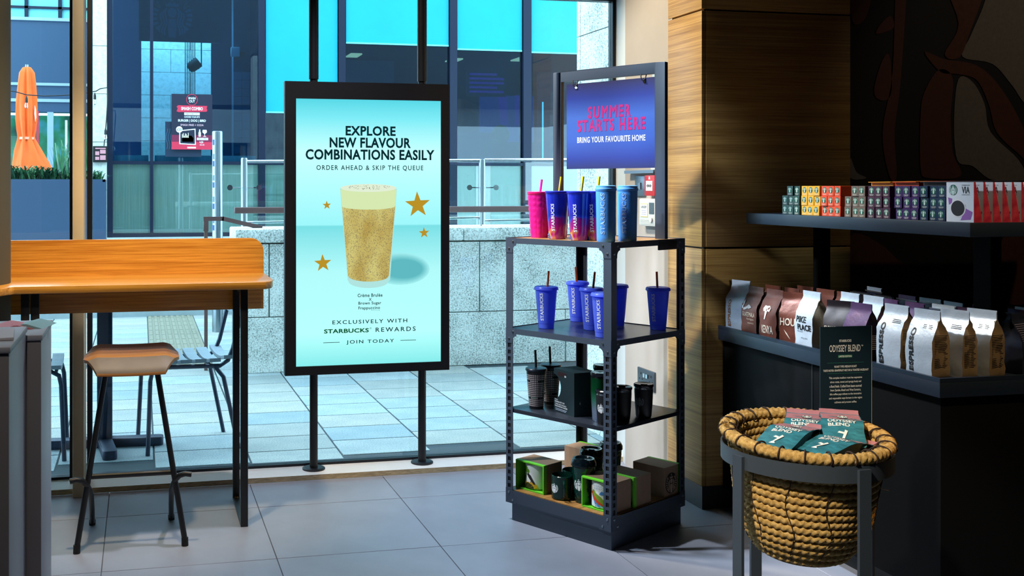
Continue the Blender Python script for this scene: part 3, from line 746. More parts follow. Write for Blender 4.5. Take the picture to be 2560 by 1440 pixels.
# ---------------------------------------------------------------- bar stool
SEAT = wood('pale_ply_seat', (150,98,50), (190,136,82), 'x', .4); SEATB = M('beige_ply_underside', (126,116,106), .55, 0, .06, 20)
t = thing('bar_stool', 'bar stool with a curved plywood seat and black tubular legs', 'stool', (-.035,4.02,0))
k = MB(); NX, NY = 22, 14
def seat_z(x, y):                                       # saddle with a waterfall front and drooping sides
    f = max(0, (-y-.07)/.08); sx_ = abs(x)/.172
    return .694-.052*f**1.6-.006*(1-sx_*sx_)-.020*max(0, sx_-.72)/.28+.010*max(0, (y-.09)/.06)
def seat_xy(i, j):
    x = -1+2*i/NX; y = -1+2*j/NY
    taper = 1-.30*max(0, -y-.35)/.65-.16*max(0, y-.5)/.5
    return x*.174*taper, y*.15
for lay in (0, 1):
    for j in range(NY+1):
        for i in range(NX+1):
            x, y = seat_xy(i, j); k.v.append((x, y, seat_z(x, y)-lay*.011))
W_ = NX+1; N_ = W_*(NY+1)
for j in range(NY):
    for i in range(NX):
        a = j*W_+i; k.f.append([a,a+1,a+1+W_,a+W_]); k.m.append(1 if j < NY*.21 else 0); k.f.append([N_+a+W_,N_+a+1+W_,N_+a+1,N_+a]); k.m.append(1)
for i in range(NX): k.f.append([i,N_+i,N_+i+1,i+1]); k.m.append(0); a = NY*W_+i; k.f.append([a+1,N_+a+1,N_+a,a]); k.m.append(0)
for j in range(NY): a = j*W_; k.f.append([a+W_,N_+a+W_,N_+a,a]); k.m.append(0); a += NX; k.f.append([a,N_+a,N_+a+W_,a+W_]); k.m.append(0)
k.build('seat', [SEAT, SEATB], t, smooth=50)
MB().prism(rrect(-.10,.10,-.10,.10,.03), .652, .674).build('seat_plate', BLACK, t, bevel=.004)
for sx, fx in ((-1,-.19), (1,.19)):
    MB().tube([(sx*.088,-.085,.655),(fx,-.152,.022)], .0105, 10).build('leg', BLACK, t, smooth=True)
    MB().tube([(fx,-.152,.030),(fx*1.005,-.153,.0)], .0125, 10).build('foot_cap', SOCKET, t); MB().tube([(sx*.150,.16,.02),(sx*.151,.161,0)], .0125, 10).build('foot_cap', SOCKET, t)
    # rear leg: one tube that bends out beside the front leg and runs back to the floor
    MB().tube([(sx*.214,-.150,.258),(sx*.192,-.150,.262),(sx*.172,-.146,.256),(sx*.156,-.132,.236),(sx*.147,-.105,.208),(sx*.145,-.06,.178),(sx*.147,.06,.085),(sx*.150,.16,.010)], .0102, 10).build('leg', BLACK, t, smooth=True)
MB().tube([(-.157,-.118,.262),(.157,-.118,.262)], .0100, 10).build('footrest', BLACK, t, smooth=True)
# ---------------------------------------------------------------- grey bins, foreground left
BIN = M('grey_laminate', (122,120,126), .45); BIN2 = M('light_grey_edge', (156,158,170), .45)
def bin_(label, x0, x1, y0, y1, h_):
    t = thing('waste_bin', label, 'bin', (x0,y0,0)); W2, D2 = x1-x0, y1-y0
    k = MB(); k.box(0, W2, 0, D2, .03, h_-.012); k.m[3] = 1; k.build('body', [BIN, BIN2], t, bevel=.002)
    MB().box(-.003, W2+.003, -.003, D2+.003, h_-.012, h_).build('lid', BIN2, t, bevel=.002)
    MB().box(.02, W2-.02, .02, D2-.02, 0, .03).build('plinth', SOCKET, t)
    return t
bin_('grey laminate waste bin nearer the counter, with paper on top', -.62, -.212, 2.36, 2.62, .990)
bin_('grey laminate waste bin at the very left edge, nearest the camera', -.60, -.243, 2.06, 2.352, 1.010)
for lab, x, y, rz, z, cc in (('pink folded leaflet on the grey bin', -.285, 2.50, .2, .990, (206,120,130)), ('pale teal folded leaflet on the grey bin', -.245, 2.52, -.25, .990, (140,190,196)), ('white paper on the front grey bin', -.30, 2.20, .1, 1.010, (190,190,200))):
    k = MB()
    if 'white' in lab: k.add([(-.05,-.06,.001),(.05,-.06,.001),(.05,.06,.001),(-.05,.06,.001),(-.05,-.06,.004),(.05,-.06,.006),(.05,.06,.010),(-.05,.06,.004)], [(3,2,1,0),(4,5,6,7),(0,1,5,4),(1,2,6,5),(2,3,7,6),(3,0,4,7)])
    else: k.prism([(-.04,0),(.04,0),(.004,.010),(-.004,.010)], -.05, .05, 'y')
    o = k.build('leaflet', M('paper_'+lab.split()[0], cc, .6)); o.location = (x, y, z); o.rotation_euler = (0, 0, rz); tag(o, lab, 'leaflet')

# ---------------------------------------------------------------- digital display on two poles
t = thing('digital_display', 'large portrait display with black bezel on two floor-to-ceiling poles', 'display', (0,0,0))
for x in (.768, 1.279):
    MB().tube([(x,4.705,.0232),(x,4.705,3.0)], .0185, 20).build('pole', BLACK, t, smooth=True)
    MB().lathe([(.052,0),(.052,.006),(.046,.009),(.019,.009)], 30, (x,4.705,.0232)).build('base_plate', BLACK, t, smooth=True)
    MB().tube([(x,4.705,1.80),(x,4.705,3.0)], .0225, 20).build('pole_sleeve', BLACK, t, smooth=True)
X0, X1, Z0, Z1 = .628, 1.393, .463, 1.783; YF = 4.642
BEZ = M('black_bezel', (10,9,13), .5)
k = MB(); i0, i1, j0, j1 = .678, 1.354, .502, 1.706
k.box(X0,X1,YF,4.684,Z0,j0); k.box(X0,X1,YF,4.684,j1,Z1); k.box(X0,i0,YF,4.684,j0,j1); k.box(i1,X1,YF,4.684,j0,j1); k.box(i0,i1,4.66,4.684,j0,j1)
k.build('bezel', BEZ, t)
SCR = bpy.data.materials.new('display_picture'); SCR.use_nodes = True; nt = SCR.node_tree; nt.nodes.clear()
out = nt.nodes.new('ShaderNodeOutputMaterial'); em = nt.nodes.new('ShaderNodeEmission'); nt.links.new(em.outputs[0], out.inputs[0])
tc = nt.nodes.new('ShaderNodeTexCoord'); sp = nt.nodes.new('ShaderNodeSeparateXYZ'); nt.links.new(tc.outputs['Object'], sp.inputs[0])
mr = nt.nodes.new('ShaderNodeMapRange'); mr.inputs[1].default_value = j0; mr.inputs[2].default_value = j1; nt.links.new(sp.outputs['Z'], mr.inputs[0])
c_ = ramp(nt, mr.outputs[0], [(0., rgb(128,226,226)), (.12, rgb(176,250,246)), (.35, rgb(170,240,240)), (.523, rgb(116,214,220)), (.526, rgb(150,236,240)), (.80, rgb(190,250,248)), (.93, rgb(120,226,236)), (1., rgb(84,206,220))])
nt.links.new(c_, em.inputs[0]); em.inputs[1].default_value = 1.12
MB().box(i0, i1, 4.652, 4.66, j0, j1).build('screen', SCR, t)
sw, sh = i1-i0, j1-j0; YS = 4.6512
def sc(u, v): p = at(u, v, 4.652); return p.x, p.z
INK = emis('screen_ink', (12,44,50)); GRNI = emis('screen_green', (14,84,48)); GOLD = emis('screen_gold', (186,146,40))
def scr_text(s, u0, u1, v0, v1, mat=INK, bold=.02, space=1.0):
    xa, za = sc(u0, v1); xb, zb = sc(u1, v0)
    lettering(t, s, xb-xa, zb-za, front((xa+xb)/2, (za+zb)/2, YS), mat, bold, space)
scr_text('EXPLORE', 864, 989, 316, 339, bold=.05, space=1.06)
scr_text('NEW FLAVOUR', 824, 1027, 345, 369, bold=.05, space=1.06)
scr_text('COMBINATIONS EASILY', 764, 1086, 375, 399, bold=.05, space=1.06)
scr_text('ORDER AHEAD & SKIP THE QUEUE', 791, 1058, 414, 427, bold=.015, space=1.25)
scr_text('Crème Brulée', 894, 956, 733, 743, bold=.03, space=1.1); scr_text('X', 922, 929, 745, 752, bold=.03)
scr_text('Brown Sugar', 896, 953, 753, 764, bold=.03, space=1.1); scr_text('Frappuccino', 896, 950, 765, 776, bold=.03, space=1.1); scr_text('Blended beverage', 928, 950, 774, 777, bold=.0)
scr_text('EXCLUSIVELY WITH', 831, 1018, 796, 811, bold=.02, space=1.3)
scr_text('STARBUCKS', 810, 922, 820, 834, GRNI, .06, 1.05); scr_text('®', 924, 929, 818, 823, GRNI, .0); scr_text('REWARDS', 939, 1039, 816, 830, bold=.02, space=1.35)
scr_text('JOIN TODAY', 866, 985, 847, 862, bold=.02, space=1.3)
for u0, u1, v in ((808,849,857), (1001,1040,851)):
    xa, za = sc(u0, v); xb, zb = sc(u1, v); k = MB(); k.poly([(xa,YS,za-.0012),(xb,YS,za-.0012),(xb,YS,za+.0012),(xa,YS,za+.0012)]); k.build('rule', INK, t)
for u, v, R in ((817,513,11), (1044,512,33), (1060,582,14), (807,658,22)):
    x, z_ = sc(u, v); R = R*.00188
    k = MB(); k.poly([(x+R*(1 if q % 2 == 0 else .40)*math.cos(PI/2+q*PI/5+.05), YS, z_+R*(1 if q % 2 == 0 else .40)*math.sin(PI/2+q*PI/5+.05)) for q in range(10)]); k.build('printed_star', GOLD, t)
def scr_poly(pts, name, mat, y=YS): k = MB(); k.poly([(sc(u, v)[0], y, sc(u, v)[1]) for u, v in pts]); return k.build(name, mat, t)
def ell(cu, cv, ru, rv, n=28, a0=0, a1=2*PI): return [(cu+ru*math.cos(a0+(a1-a0)*q/n), cv+rv*math.sin(a0+(a1-a0)*q/n)) for q in range(n+1 if a1-a0 < 6 else n)]
for q in range(6): scr_poly(ell(1000+q*1.5,672,74-q*5,40-q*3.2), 'drink_shadow', emis('screen_shadow_%d' % q, (160-q*13,236-q*10,238-q*9)), 4.6519-q*.0001)
scr_poly([(850,470),(992,472),(975,700)]+ell(921,703,50,17,14,.0,PI)+[(869,700)], 'drink_glass', emis('screen_glass', (176,228,224)))
DR = bpy.data.materials.new('speckled_drink'); DR.use_nodes = True; nt = DR.node_tree; nt.nodes.clear()
out = nt.nodes.new('ShaderNodeOutputMaterial'); em = nt.nodes.new('ShaderNodeEmission'); nt.links.new(em.outputs[0], out.inputs[0])
f = noise(nt, coords(nt, (1,1,1)), 210, 2, .85); g = noise(nt, coords(nt, (1.4,1,.7)), 6, 2)
c1 = ramp(nt, f, [(.41, rgb(70,44,22)), (.46, rgb(214,204,140))]); c2 = ramp(nt, g, [(.35, rgb(186,160,84)), (.65, rgb(228,226,168))])
mx = nt.nodes.new('ShaderNodeMix'); mx.data_type = 'RGBA'; mx.blend_type = 'MULTIPLY'; mx.inputs[0].default_value = .75; nt.links.new(c2, mx.inputs[6]); nt.links.new(c1, mx.inputs[7])
sc2 = nt.nodes.new('ShaderNodeMix'); sc2.data_type = 'RGBA'; sc2.inputs[0].default_value = .12; sc2.inputs[7].default_value = rgb(236,228,160); nt.links.new(mx.outputs[2], sc2.inputs[6])
nt.links.new(sc2.outputs[2], em.inputs[0]); em.inputs[1].default_value = 1.15
scr_poly([(855,517),(988,514),(972,690)]+ell(921,690,50,14,14,.0,PI)+[(870,692)], 'drink_body', DR, 4.6507)
scr_poly([(851,474),(991,474),(988,514)]+ell(921,516,66,8,12,.0,PI)+[(855,517)], 'drink_foam', emis('screen_foam', (214,234,178)), 4.6503)
scr_poly(ell(921,470,70,10), 'drink_rim', emis('screen_rim', (226,240,214)), 4.6500)
random.seed(3); k = MB()
for q in range(90):
    a = random.uniform(0,2*PI); r = math.sqrt(random.random()); x, z_ = sc(921+56*r*math.cos(a), 468+6*r*math.sin(a)); s_ = random.uniform(.001,.0024)
    k.poly([(x-s_,4.6497,z_-s_*.6),(x+s_,4.6497,z_-s_*.4),(x+s_*.3,4.6497,z_+s_*.7)])
k.build('chocolate_flakes', emis('screen_flake', (70,44,30)), t)

# ---------------------------------------------------------------- wall fittings
def wall_thing(name, label, cat, y, z): return thing(name, label, cat, (2.2245, y, z), -PI/2)   # local -Y looks into the room
t = wall_thing('switch_plate', 'grey metal blank switch plate left of the red call point', 'switch', 4.38, 1.268)
MB().prism(rrect(-.048,.048,0,.09,.006), -.009, 0, 'y').build('plate', M('grey_metal_plate',(120,132,144),.35,.7), t, bevel=.001)
MB().box(-.012,.012,-.013,-.009,.03,.06).build('blank_insert', M('grey_metal_plate',(120,132,144)), t)
RED = M('alarm_red', (206,34,40), .4)
t = wall_thing('fire_call_point', 'red fire alarm call point behind the sign frame', 'alarm', 4.237, 1.270)
MB().prism(rrect(-.047,.047,0,.09,.005), -.035, 0, 'y').build('case', RED, t, bevel=.002)
MB().box(-.030,.030,-.037,-.035,.022,.066).build('press_panel', WHITE, t)
MB().prism([(-.022,.044),(-.012,.052),(-.012,.036)], -.038, -.037, 'y').build('arrow', SOCKET, t); MB().prism([(.022,.044),(.012,.052),(.012,.036)], -.038, -.037, 'y').build('arrow', SOCKET, t)
k = MB(); k.poly([(.006*math.cos(2*PI*q/12), -.0381, .044+.006*math.sin(2*PI*q/12)) for q in range(12)]); k.build('press_dot', SOCKET, t)
k = MB(); k.poly([(-.008,-.0356,.072),(.008,-.0356,.072),(.005,-.0356,.084),(-.004,-.0356,.086)]); k.build('flame_mark', WHITE, t)
t = wall_thing('alarm_panel', 'cream intruder alarm keypad with a yellow-edged label', 'keypad', 4.26, 1.135)
MB().prism(rrect(-.078,.078,0,.122,.012), -.035, 0, 'y').build('case', OFFWHITE, t, bevel=.006)
MB().box(-.058,.008,-.0362,-.035,.040,.100).build('label', M('label_yellow',(222,206,90),.5), t); MB().box(-.055,.005,-.0370,-.0362,.043,.097).build('label', WHITE, t)
lettering(t, 'bsc FIRE & SECURITY', .05, .010, front(-.025,.085,-.0376), SOCKET, .02)
for q in range(3): lettering(t, ('0800 000 000', 'www.security', 'www.alarm')[q] if False else '..........', .045, .002, front(-.025,.068-q*.008,-.0376), M('label_blue',(40,70,150),.5), .02)
MB().box(.022,.066,-.037,-.035,.055,.105).build('keypad_window', M('keypad_grey',(70,82,88),.3), t); MB().lathe([(.011,0),(.011,.004)], 14).xf(Matrix.Translation((.045,-.039,.03)) @ Matrix.Rotation(PI/2,4,'X')).build('key_button', WHITE, t)
for q in range(4): MB().box(-.06,.06,-.0362,-.035,.008+q*.006,.010+q*.006).build('grille_slot', M('grille_shadow',(190,194,188),.5), t)
t = wall_thing('power_socket', 'brushed steel double wall socket low behind the rack', 'socket', 4.325, .400)
MB().prism(rrect(-.082,.082,0,.088,.004), -.007, 0, 'y').build('plate', M('dark_brushed_plate',(96,98,104),.35,.8), t, bevel=.001)
for s in (-1, 1):
    MB().box(s*.012-.008, s*.012+.008, -.012, -.007, .050, .068).build('rocker', CHROME, t)
    k = MB(); k.box(s*.048-.004,s*.048+.004,-.0075,-.007,.058,.068); k.box(s*.048-.017,s*.048-.009,-.0075,-.007,.036,.042); k.box(s*.048+.009,s*.048+.017,-.0075,-.007,.036,.042); k.build('socket_holes', SOCKET, t)
t = wall_thing('document_frame', 'white safety notices in a wall frame half hidden by the hanging sign', 'notice', 4.22, 1.385)
MB().box(-.05,.08,-.012,0,0,.32).build('backing', OFFWHITE, t)
for q in range(4): MB().box(.0,.06,-.013,-.012,.05+q*.06,.085+q*.06).build('printed_line', M('notice_grey_print',(150,156,160),.6), t)
MB().box(.0,.035,-.0135,-.012,.05,.08).build('yellow_mark', M('notice_yellow',(240,196,40),.5), t); MB().box(.0,.035,-.0138,-.012,.05,.06).build('orange_mark', M('notice_orange',(226,90,40),.5), t)
t = wall_thing('wall_ledge', 'slim grey ledge on the plaster wall below the hanging sign', 'ledge', 4.35, 1.374)
MB().box(-.14,.14,-.03,0,0,.006).build('shelf', M('grey_metal_plate',(120,132,144)), t); MB().box(-.14,.14,-.032,-.030,-.004,.010).build('lip', M('grey_metal_plate',(120,132,144)), t)
t = wall_thing('upper_notice', 'small pale blue notice high on the plaster wall', 'notice', 4.20, 1.745)
MB().box(-.06,.05,-.010,0,0,.085).build('sheet', M('pale_blue_paper',(190,214,226),.6), t); MB().box(.0,.03,-.011,-.010,.03,.055).build('mark', M('notice_grey_print',(150,156,160)), t)

# ================================================================== display rack
RX, RY, RZ = 1.647, 3.475, math.atan2(.489,.872)
RW, RD = .48, .495                                   # local x (towards the wall) and local y (towards the window)
def rk(x, y, z): return (RX+x*math.cos(RZ)-y*math.sin(RZ), RY+x*math.sin(RZ)+y*math.cos(RZ), z)
rack = thing('display_rack', 'black slotted steel display rack with four shelves and a sign frame', 'shelf', (RX,RY,0), RZ)
def angle_post(px, py, sx, sy, slots):
    k = MB(); wd, th = .034, .0028; zb, zt = .09, 1.108
    for ax in (0, 1):
        def bx(a0, a1, z0, z1):
            if ax == 0: x0, x1 = sorted((px+sx*a0, px+sx*a1)); y0, y1 = sorted((py, py+sy*th))
            else: x0, x1 = sorted((px, px+sx*th)); y0, y1 = sorted((py+sy*a0, py+sy*a1))
            k.box(x0, x1, y0, y1, z0, z1)
        bx(0 if ax == 0 else th, .010, zb, zt); bx(.024, wd, zb, zt)
        z = zb; cuts = [c for c in slots]
        for z0, z1 in slots:
            bx(.010, .024, z, z0); z = z1
        bx(.010, .024, z, zt)
    o = k.build('post', RACKM, rack)
    k = MB(); e = .0045                                   # dark strips added so the slots read as shaded recesses
    x0, x1 = sorted((px+sx*.006, px+sx*.028)); y0, y1 = sorted((py+sy*th*1.1, py+sy*e)); k.box(x0, x1, y0, y1, zb, zt-.02)
    x0, x1 = sorted((px+sx*th*1.1, px+sx*e)); y0, y1 = sorted((py+sy*e, py+sy*.028)); k.box(x0, x1, y0, y1, zb, zt-.02)
    k.build('slot_shade_strip', SOCKET, o)
    return o
low = [(.13+q*.0262, .13+q*.0262+.016) for q in range(22)]; full = low+[(.77+q*.034, .77+q*.034+.016) for q in range(9)]
angle_post(0, 0, 1, 1, low); angle_post(0, RD, 1, -1, low); angle_post(RW, 0, -1, 1, full); angle_post(RW, RD, -1, -1, full)
def rails(zt, hgt, name='rail'):
    e = .0012
    for (a, b_) in (((.0,-e),(RW,.0)), ((.0,RD),(RW,RD+e)), ((-e,0),(0,RD)), ((RW,0),(RW+e,RD))):
        MB().box(a[0], b_[0], a[1], b_[1], zt-hgt, zt).build(name, RACKM, rack)
def gusset(px, py, ax, s, zt, up=False):               # corner plate on one face, rounded inside, with two bolts
    L, T = .052, .0016; pts = [(0,0), (L,0), (L,-.030)]
    for q in range(7):
        a = PI/2*q/6; pts.append((.034+.018*(1-math.sin(a)) , -.030-.020*(1-math.cos(a))-.0))
    pts += [(.034,-.058), (0,-.058)]
    if up: pts = [(x, -z-.058+.0) for x, z in pts]
    k = MB()
    if ax == 'x': k.prism([(px+s*x, zt+z) for x, z in pts], py-T, py, 'y') if py < .1 else k.prism([(px+s*x, zt+z) for x, z in pts], py, py+T, 'y')
    else: k.prism([(py+s*x, zt+z) for x, z in pts], px-T, px, 'x') if px < .1 else k.prism([(py+s*x, zt+z) for x, z in pts], px, px+T, 'x')
    g = k.build('corner_plate', RACKM, rack)
    for bx_, bz in ((.036,-.014), (.016,-.042)):
        if up: bz = -bz-.058
        k = MB(); k.lathe([(.0048,0),(.0040,.0025),(0,.003)], 10)
        if ax == 'x': M4 = Matrix.Translation((px+s*bx_, py-T if py < .1 else py+T, zt+bz)) @ Matrix.Rotation(PI/2 if py < .1 else -PI/2, 4, 'X')
        else: M4 = Matrix.Translation((px-T if px < .1 else px+T, py+s*bx_, zt+bz)) @ Matrix.Rotation(-PI/2 if px < .1 else PI/2, 4, 'Y')
        k.xf(M4).build('bolt', STEEL, g, smooth=True)
def shelf_tier(zt, board, hgt=.022):
    rails(zt, hgt)
    for (px, py, sx, sy) in ((0,0,1,1), (0,RD,1,-1), (RW,0,-1,1), (RW,RD,-1,-1)):
        gusset(px, py, 'x', sx, zt); gusset(px, py, 'y', sy, zt)
    MB().box(.003, RW-.003, .003, RD-.003, zt-.012, zt-.003).build('shelf', board, rack)
OAKS = wood('oak_shelf_board', (128,86,44), (176,128,72), 'x', .4)
shelf_tier(1.110, OAKS)
SHM = M('satin_black_shelf', (42,47,56), .28, .2)
shelf_tier(.756, SHM)
k = MB(); k.box(.004, RW-.004, .004, RD-.004, .425, .441); k.build('shelf', SHM, rack, bevel=.002)
k = MB(); k.box(.006, RW-.006, .006, RD-.006, .105, .122); k.build('shelf', OAKS, rack)
rails(.121, .046, 'base_rail')
for (px, py, sx, sy) in ((0,0,1,1), (0,RD,1,-1), (RW,0,-1,1), (RW,RD,-1,-1)):
    gusset(px, py, 'x', sx, .128, True); gusset(px, py, 'y', sy, .128, True)
MB().box(.012, RW-.014, .008, RD-.020, 0, .105).build('plinth', RACKM, rack, bevel=.002)
# sign frame on top
SF = .36; tw = .021
k = MB(); k.box(SF-tw/2, SF+tw/2, 0.004, .004+.044, 1.110, 1.787); k.box(SF-tw/2, SF+tw/2, .500, .540, 1.110, 1.787); k.box(SF-tw/2, SF+tw/2, .048, .500, 1.745, 1.787)
k.build('sign_frame', RACKM, rack, bevel=.0015)
MB().box(SF-.06, SF+.06, -.004, .004, 1.070, 1.105).build('frame_bracket', BLACK, rack, bevel=.002)
SGM = bpy.data.materials.new('blue_gradient_print'); SGM.use_nodes = True; nt = SGM.node_tree; b = nt.nodes['Principled BSDF']; b.inputs['Roughness'].default_value = .5
tc = nt.nodes.new('ShaderNodeTexCoord'); sp = nt.nodes.new('ShaderNodeSeparateXYZ'); nt.links.new(tc.outputs['Object'], sp.inputs[0])
mr = nt.nodes.new('ShaderNodeMapRange'); mr.inputs[1].default_value = 0; mr.inputs[2].default_value = .35; nt.links.new(sp.outputs['Z'], mr.inputs[0])
nt.links.new(ramp(nt, mr.outputs[0], [(0., rgb(3,22,82)), (.12, rgb(6,38,122)), (.35, rgb(38,76,158)), (.6, rgb(48,86,164)), (.82, rgb(12,38,120)), (1., rgb(8,12,62))]), b.inputs['Base Color'])
t = thing('hanging_sign', 'blue hanging sign with magenta lettering in the frame above the rack', 'sign', rk(SF-.004, .255, 1.383), RZ-PI/2)
MB().box(-.217,.217,-.0025,.0025,0,.350).build('board', SGM, t)
MAG = M('magenta_ink', (160,12,104), .5)
PS = lambda x, z_: front(x, z_, -.0032)
lettering(t, 'SUMMER', .205, .050, PS(-.006,.228), MAG, .06, 1.25); lettering(t, 'STARTS HERE', .325, .050, PS(.0,.175), MAG, .06, 1.2)
lettering(t, 'BRING YOUR FAVOURITE HOME', .325, .024, PS(.0,.118), M('pale_ink',(210,220,240),.5), .03, 1.1)
for s in (-.168, .158):
    k = MB(); k.tube([(s+.005,.003,.405),(s+.005,.003,.362),(s+.004,-.004,.346),(s,-.012,.338),(s-.006,-.014,.342),(s-.010,-.012,.355),(s-.010,-.010,.365)], .0022, 8); k.build('hook', SOCKET, t, smooth=True)
    k = MB(); k.poly([(s+.007*math.cos(2*PI*q/16), -.0030, .336+.007*math.sin(2*PI*q/16)) for q in range(16)]); k.build('eyelet', CHROME, t)

# ---------------------------------------------------------------- cups and tumblers
def face_cam(p): return math.atan2(-p[1], -p[0])          # direction from a thing on the rack to the camera
def cup_at(name, label, cat, x, y, z, rz=None, group=None):
    p = rk(x, y, z); a = face_cam(p)
    return thing(name, label, cat, p, (a+PI/2 if rz is None else rz), group)      # local -Y looks at the camera
def straw(t, mat, x=.0, y=.0, z0=.0, z1=.2, lean=(.012,0), r=.0045):
    MB().tube([(x,y,z0),(x+lean[0],y+lean[1],z1)], r, 8).build('straw', mat, t, smooth=True)
G1 = 'tumblers on the top shelf of the rack'
# pink studded tumblers
PINK = M('hot_pink_studded', (222,8,128), .42)
def pink_cup(label, x, y):
    t = cup_at('studded_tumbler', label, 'tumbler', x, y, 1.107, None, G1)
    prof = [(.0325+.0125*i/30, .176*i/30) for i in range(31)]; 
    def dsp(a, z, i):
        if i in (0, 30): return 0
        u_ = a*6/PI*1.0; v_ = z/.0225
        d = abs((u_+v_) % 2-1)+abs((u_-v_) % 2-1)
        da = (a+PI/2+PI) % (2*PI)-PI
        if (da*.038)**2+(z-.10)**2 < .018**2: return .0008
        return .0022*(abs(d-1))
    MB().lathe(prof, 72, disp=dsp).build('body', PINK, t, smooth=25)
    MB().lathe([(.046,.172),(.0475,.174),(.0475,.182),(.044,.184),(.020,.182),(0,.182)], 36).build('lid', M('pink_lid',(236,20,110),.35), t, smooth=True)
    straw(t, M('pink_straw',(240,40,170),.35), .0,.0,.15,.232,(.010,0))
pink_cup('hot pink studded tumbler with a pink straw at the left end of the top shelf', .143, .445)
pink_cup('second pink studded tumbler standing behind a swirl-patterned blue tumbler', .20, .395)
# swirled blue tumblers
SW = bpy.data.materials.new('swirled_blue_print'); SW.use_nodes = True; nt = SW.node_tree; b = nt.nodes['Principled BSDF']; b.inputs['Roughness'].default_value = .12; b.inputs['Coat Weight'].default_value = .6
v_ = coords(nt); f = noise(nt, v_, 17, 2, .4); sp = nt.nodes.new('ShaderNodeSeparateXYZ'); nt.links.new(v_, sp.inputs[0])
mr = nt.nodes.new('ShaderNodeMapRange'); mr.inputs[1].default_value = .0; mr.inputs[2].default_value = .19; nt.links.new(sp.outputs['Z'], mr.inputs[0])
ad = nt.nodes.new('ShaderNodeMath'); ad.operation = 'MULTIPLY_ADD'; ad.inputs[1].default_value = .9; nt.links.new(f, ad.inputs[0]); 
sb = nt.nodes.new('ShaderNodeMath'); sb.operation = 'SUBTRACT'; sb.inputs[1].default_value = .45; nt.links.new(mr.outputs[0], sb.inputs[0]); nt.links.new(sb.outputs[0], ad.inputs[2])
nt.links.new(ramp(nt, ad.outputs[0], [(.0, rgb(40,70,180)), (.06, rgb(200,150,30)), (.12, rgb(170,24,110)), (.30, rgb(120,26,130)), (.40, rgb(40,56,190)), (.5, rgb(24,36,150)), (.7, rgb(28,44,172)), (1., rgb(36,60,200))]), b.inputs['Base Color'])
YEL = M('mustard_straw', (206,180,20), .35); INKW = M('white_lettering', (226,232,246), .45)
def swirl_cup(label, x, y, rot):
    t = cup_at('swirl_tumbler', label, 'tumbler', x, y, 1.107, None, G1); t.rotation_euler[2] += rot
    rad = lambda z: .0315+.0135*z/.178
    MB().lathe([(.029,0),(.0315,.002)]+[(rad(.178*i/12), .178*i/12) for i in range(1,13)], 40).build('body', SW, t, smooth=True)
    MB().lathe([(.0455,.176),(.047,.178),(.047,.185),(.043,.187),(0,.186)], 36).build('lid', M('deep_blue_lid',(30,40,170),.3), t, smooth=True)
    lettering(t, 'STARBUCKS', .105, .0135, cone_put(rad, -PI/2-.45, .085, True), INKW, .05, 1.05)
    straw(t, YEL, .004,.0,.15,.242,(.012,0))
swirl_cup('blue and magenta swirl tumbler beside the pink studded one', .104, .325, 0)
swirl_cup('blue and magenta swirl tumbler in the middle of the top shelf', .083, .205, .05)
swirl_cup('blue and magenta swirl tumbler partly behind the pale blue ones', .130, .165, .1)
# pale blue matt tumblers
PALE = M('matt_pale_blue', (70,142,222), .5)
def pale_cup(label, x, y):
    t = cup_at('matt_tumbler', label, 'tumbler', x, y, 1.107, None, G1)
    rad = lambda z: .0330+.0035*z/.19
    MB().lathe([(.031,0),(.033,.003)]+[(rad(.19*i/10), .19*i/10) for i in range(1,11)], 40).build('body', PALE, t, smooth=True)
    MB().lathe([(.0375,.188),(.0385,.190),(.0385,.197),(.0365,.199),(.0365,.206),(.030,.208),(0,.208)], 36).build('lid', M('pale_blue_lid',(84,152,222),.4), t, smooth=True)
    lettering(t, 'STARBUCKS', .150, .017, cone_put(rad, -PI/2-.35, .105, True), M('pale_blue_lettering',(150,186,226),.5), .05, 1.05)
pale_cup('matt pale blue tumbler at the near corner of the top shelf', .060, .066)
pale_cup('matt pale blue tumbler nearer the sign frame on the top shelf', .165, .045)
# translucent blue cold cups
BLUE = M('translucent_cobalt', (108,134,255), .30)
nt = BLUE.node_tree; tb = nt.nodes.new('ShaderNodeBsdfTranslucent'); tb.inputs[0].default_value = rgb(110,132,255)
mxs = nt.nodes.new('ShaderNodeMixShader'); mxs.inputs[0].default_value = .55; pb = nt.nodes['Principled BSDF']; ou = nt.nodes['Material Output']
nt.links.new(pb.outputs[0], mxs.inputs[1]); nt.links.new(tb.outputs[0], mxs.inputs[2]); nt.links.new(mxs.outputs[0], ou.inputs[0])
GLIT = M('orange_glitter_straw', (196,72,14), .3, .3, .5, 400)
def cold_cup(label, x, y, has_straw=True, lean=.012, rot=0):
    t = cup_at('cold_cup', label, 'cup', x, y, .753, None, 'cobalt cold cups on the second shelf'); t.rotation_euler[2] += rot
    rad = lambda z: .0300+.0125*z/.155
    MB().lathe([(.028,0),(.0300,.002),(.0310,.020),(.0298,.021)]+[(rad(.021+.134*i/10), .021+.134*i/10) for i in range(11)], 40).build('body', BLUE, t, smooth=True)
    MB().lathe([(.0455,.151),(.0478,.153),(.0465,.160),(.0440,.164),(.0400,.165),(.030,.1635),(0,.1635)], 36).build('lid', BLUE, t, smooth=True)
    lettering(t, 'STARBUCKS', .108, .0145, cone_put(rad, -PI/2-.48, .087, True), INKW, .05, 1.05)
    if has_straw: straw(t, GLIT, .0,.0,.10,.225,(lean,0), .0042)
cold_cup('cobalt cold cup standing alone at the left of the second shelf', .118, .390, True, .010)
cold_cup('cobalt cold cup at the back of the second shelf against the rear post', .385, .440, True, -.008)
cold_cup('cobalt cold cup with a straw in the middle of the second shelf', .215, .245, True, .013)
cold_cup('cobalt cold cup without a straw, partly behind the front post', .085, .095, False)
cold_cup('cobalt cold cup at the back right, behind the front post', .395, .255, False)
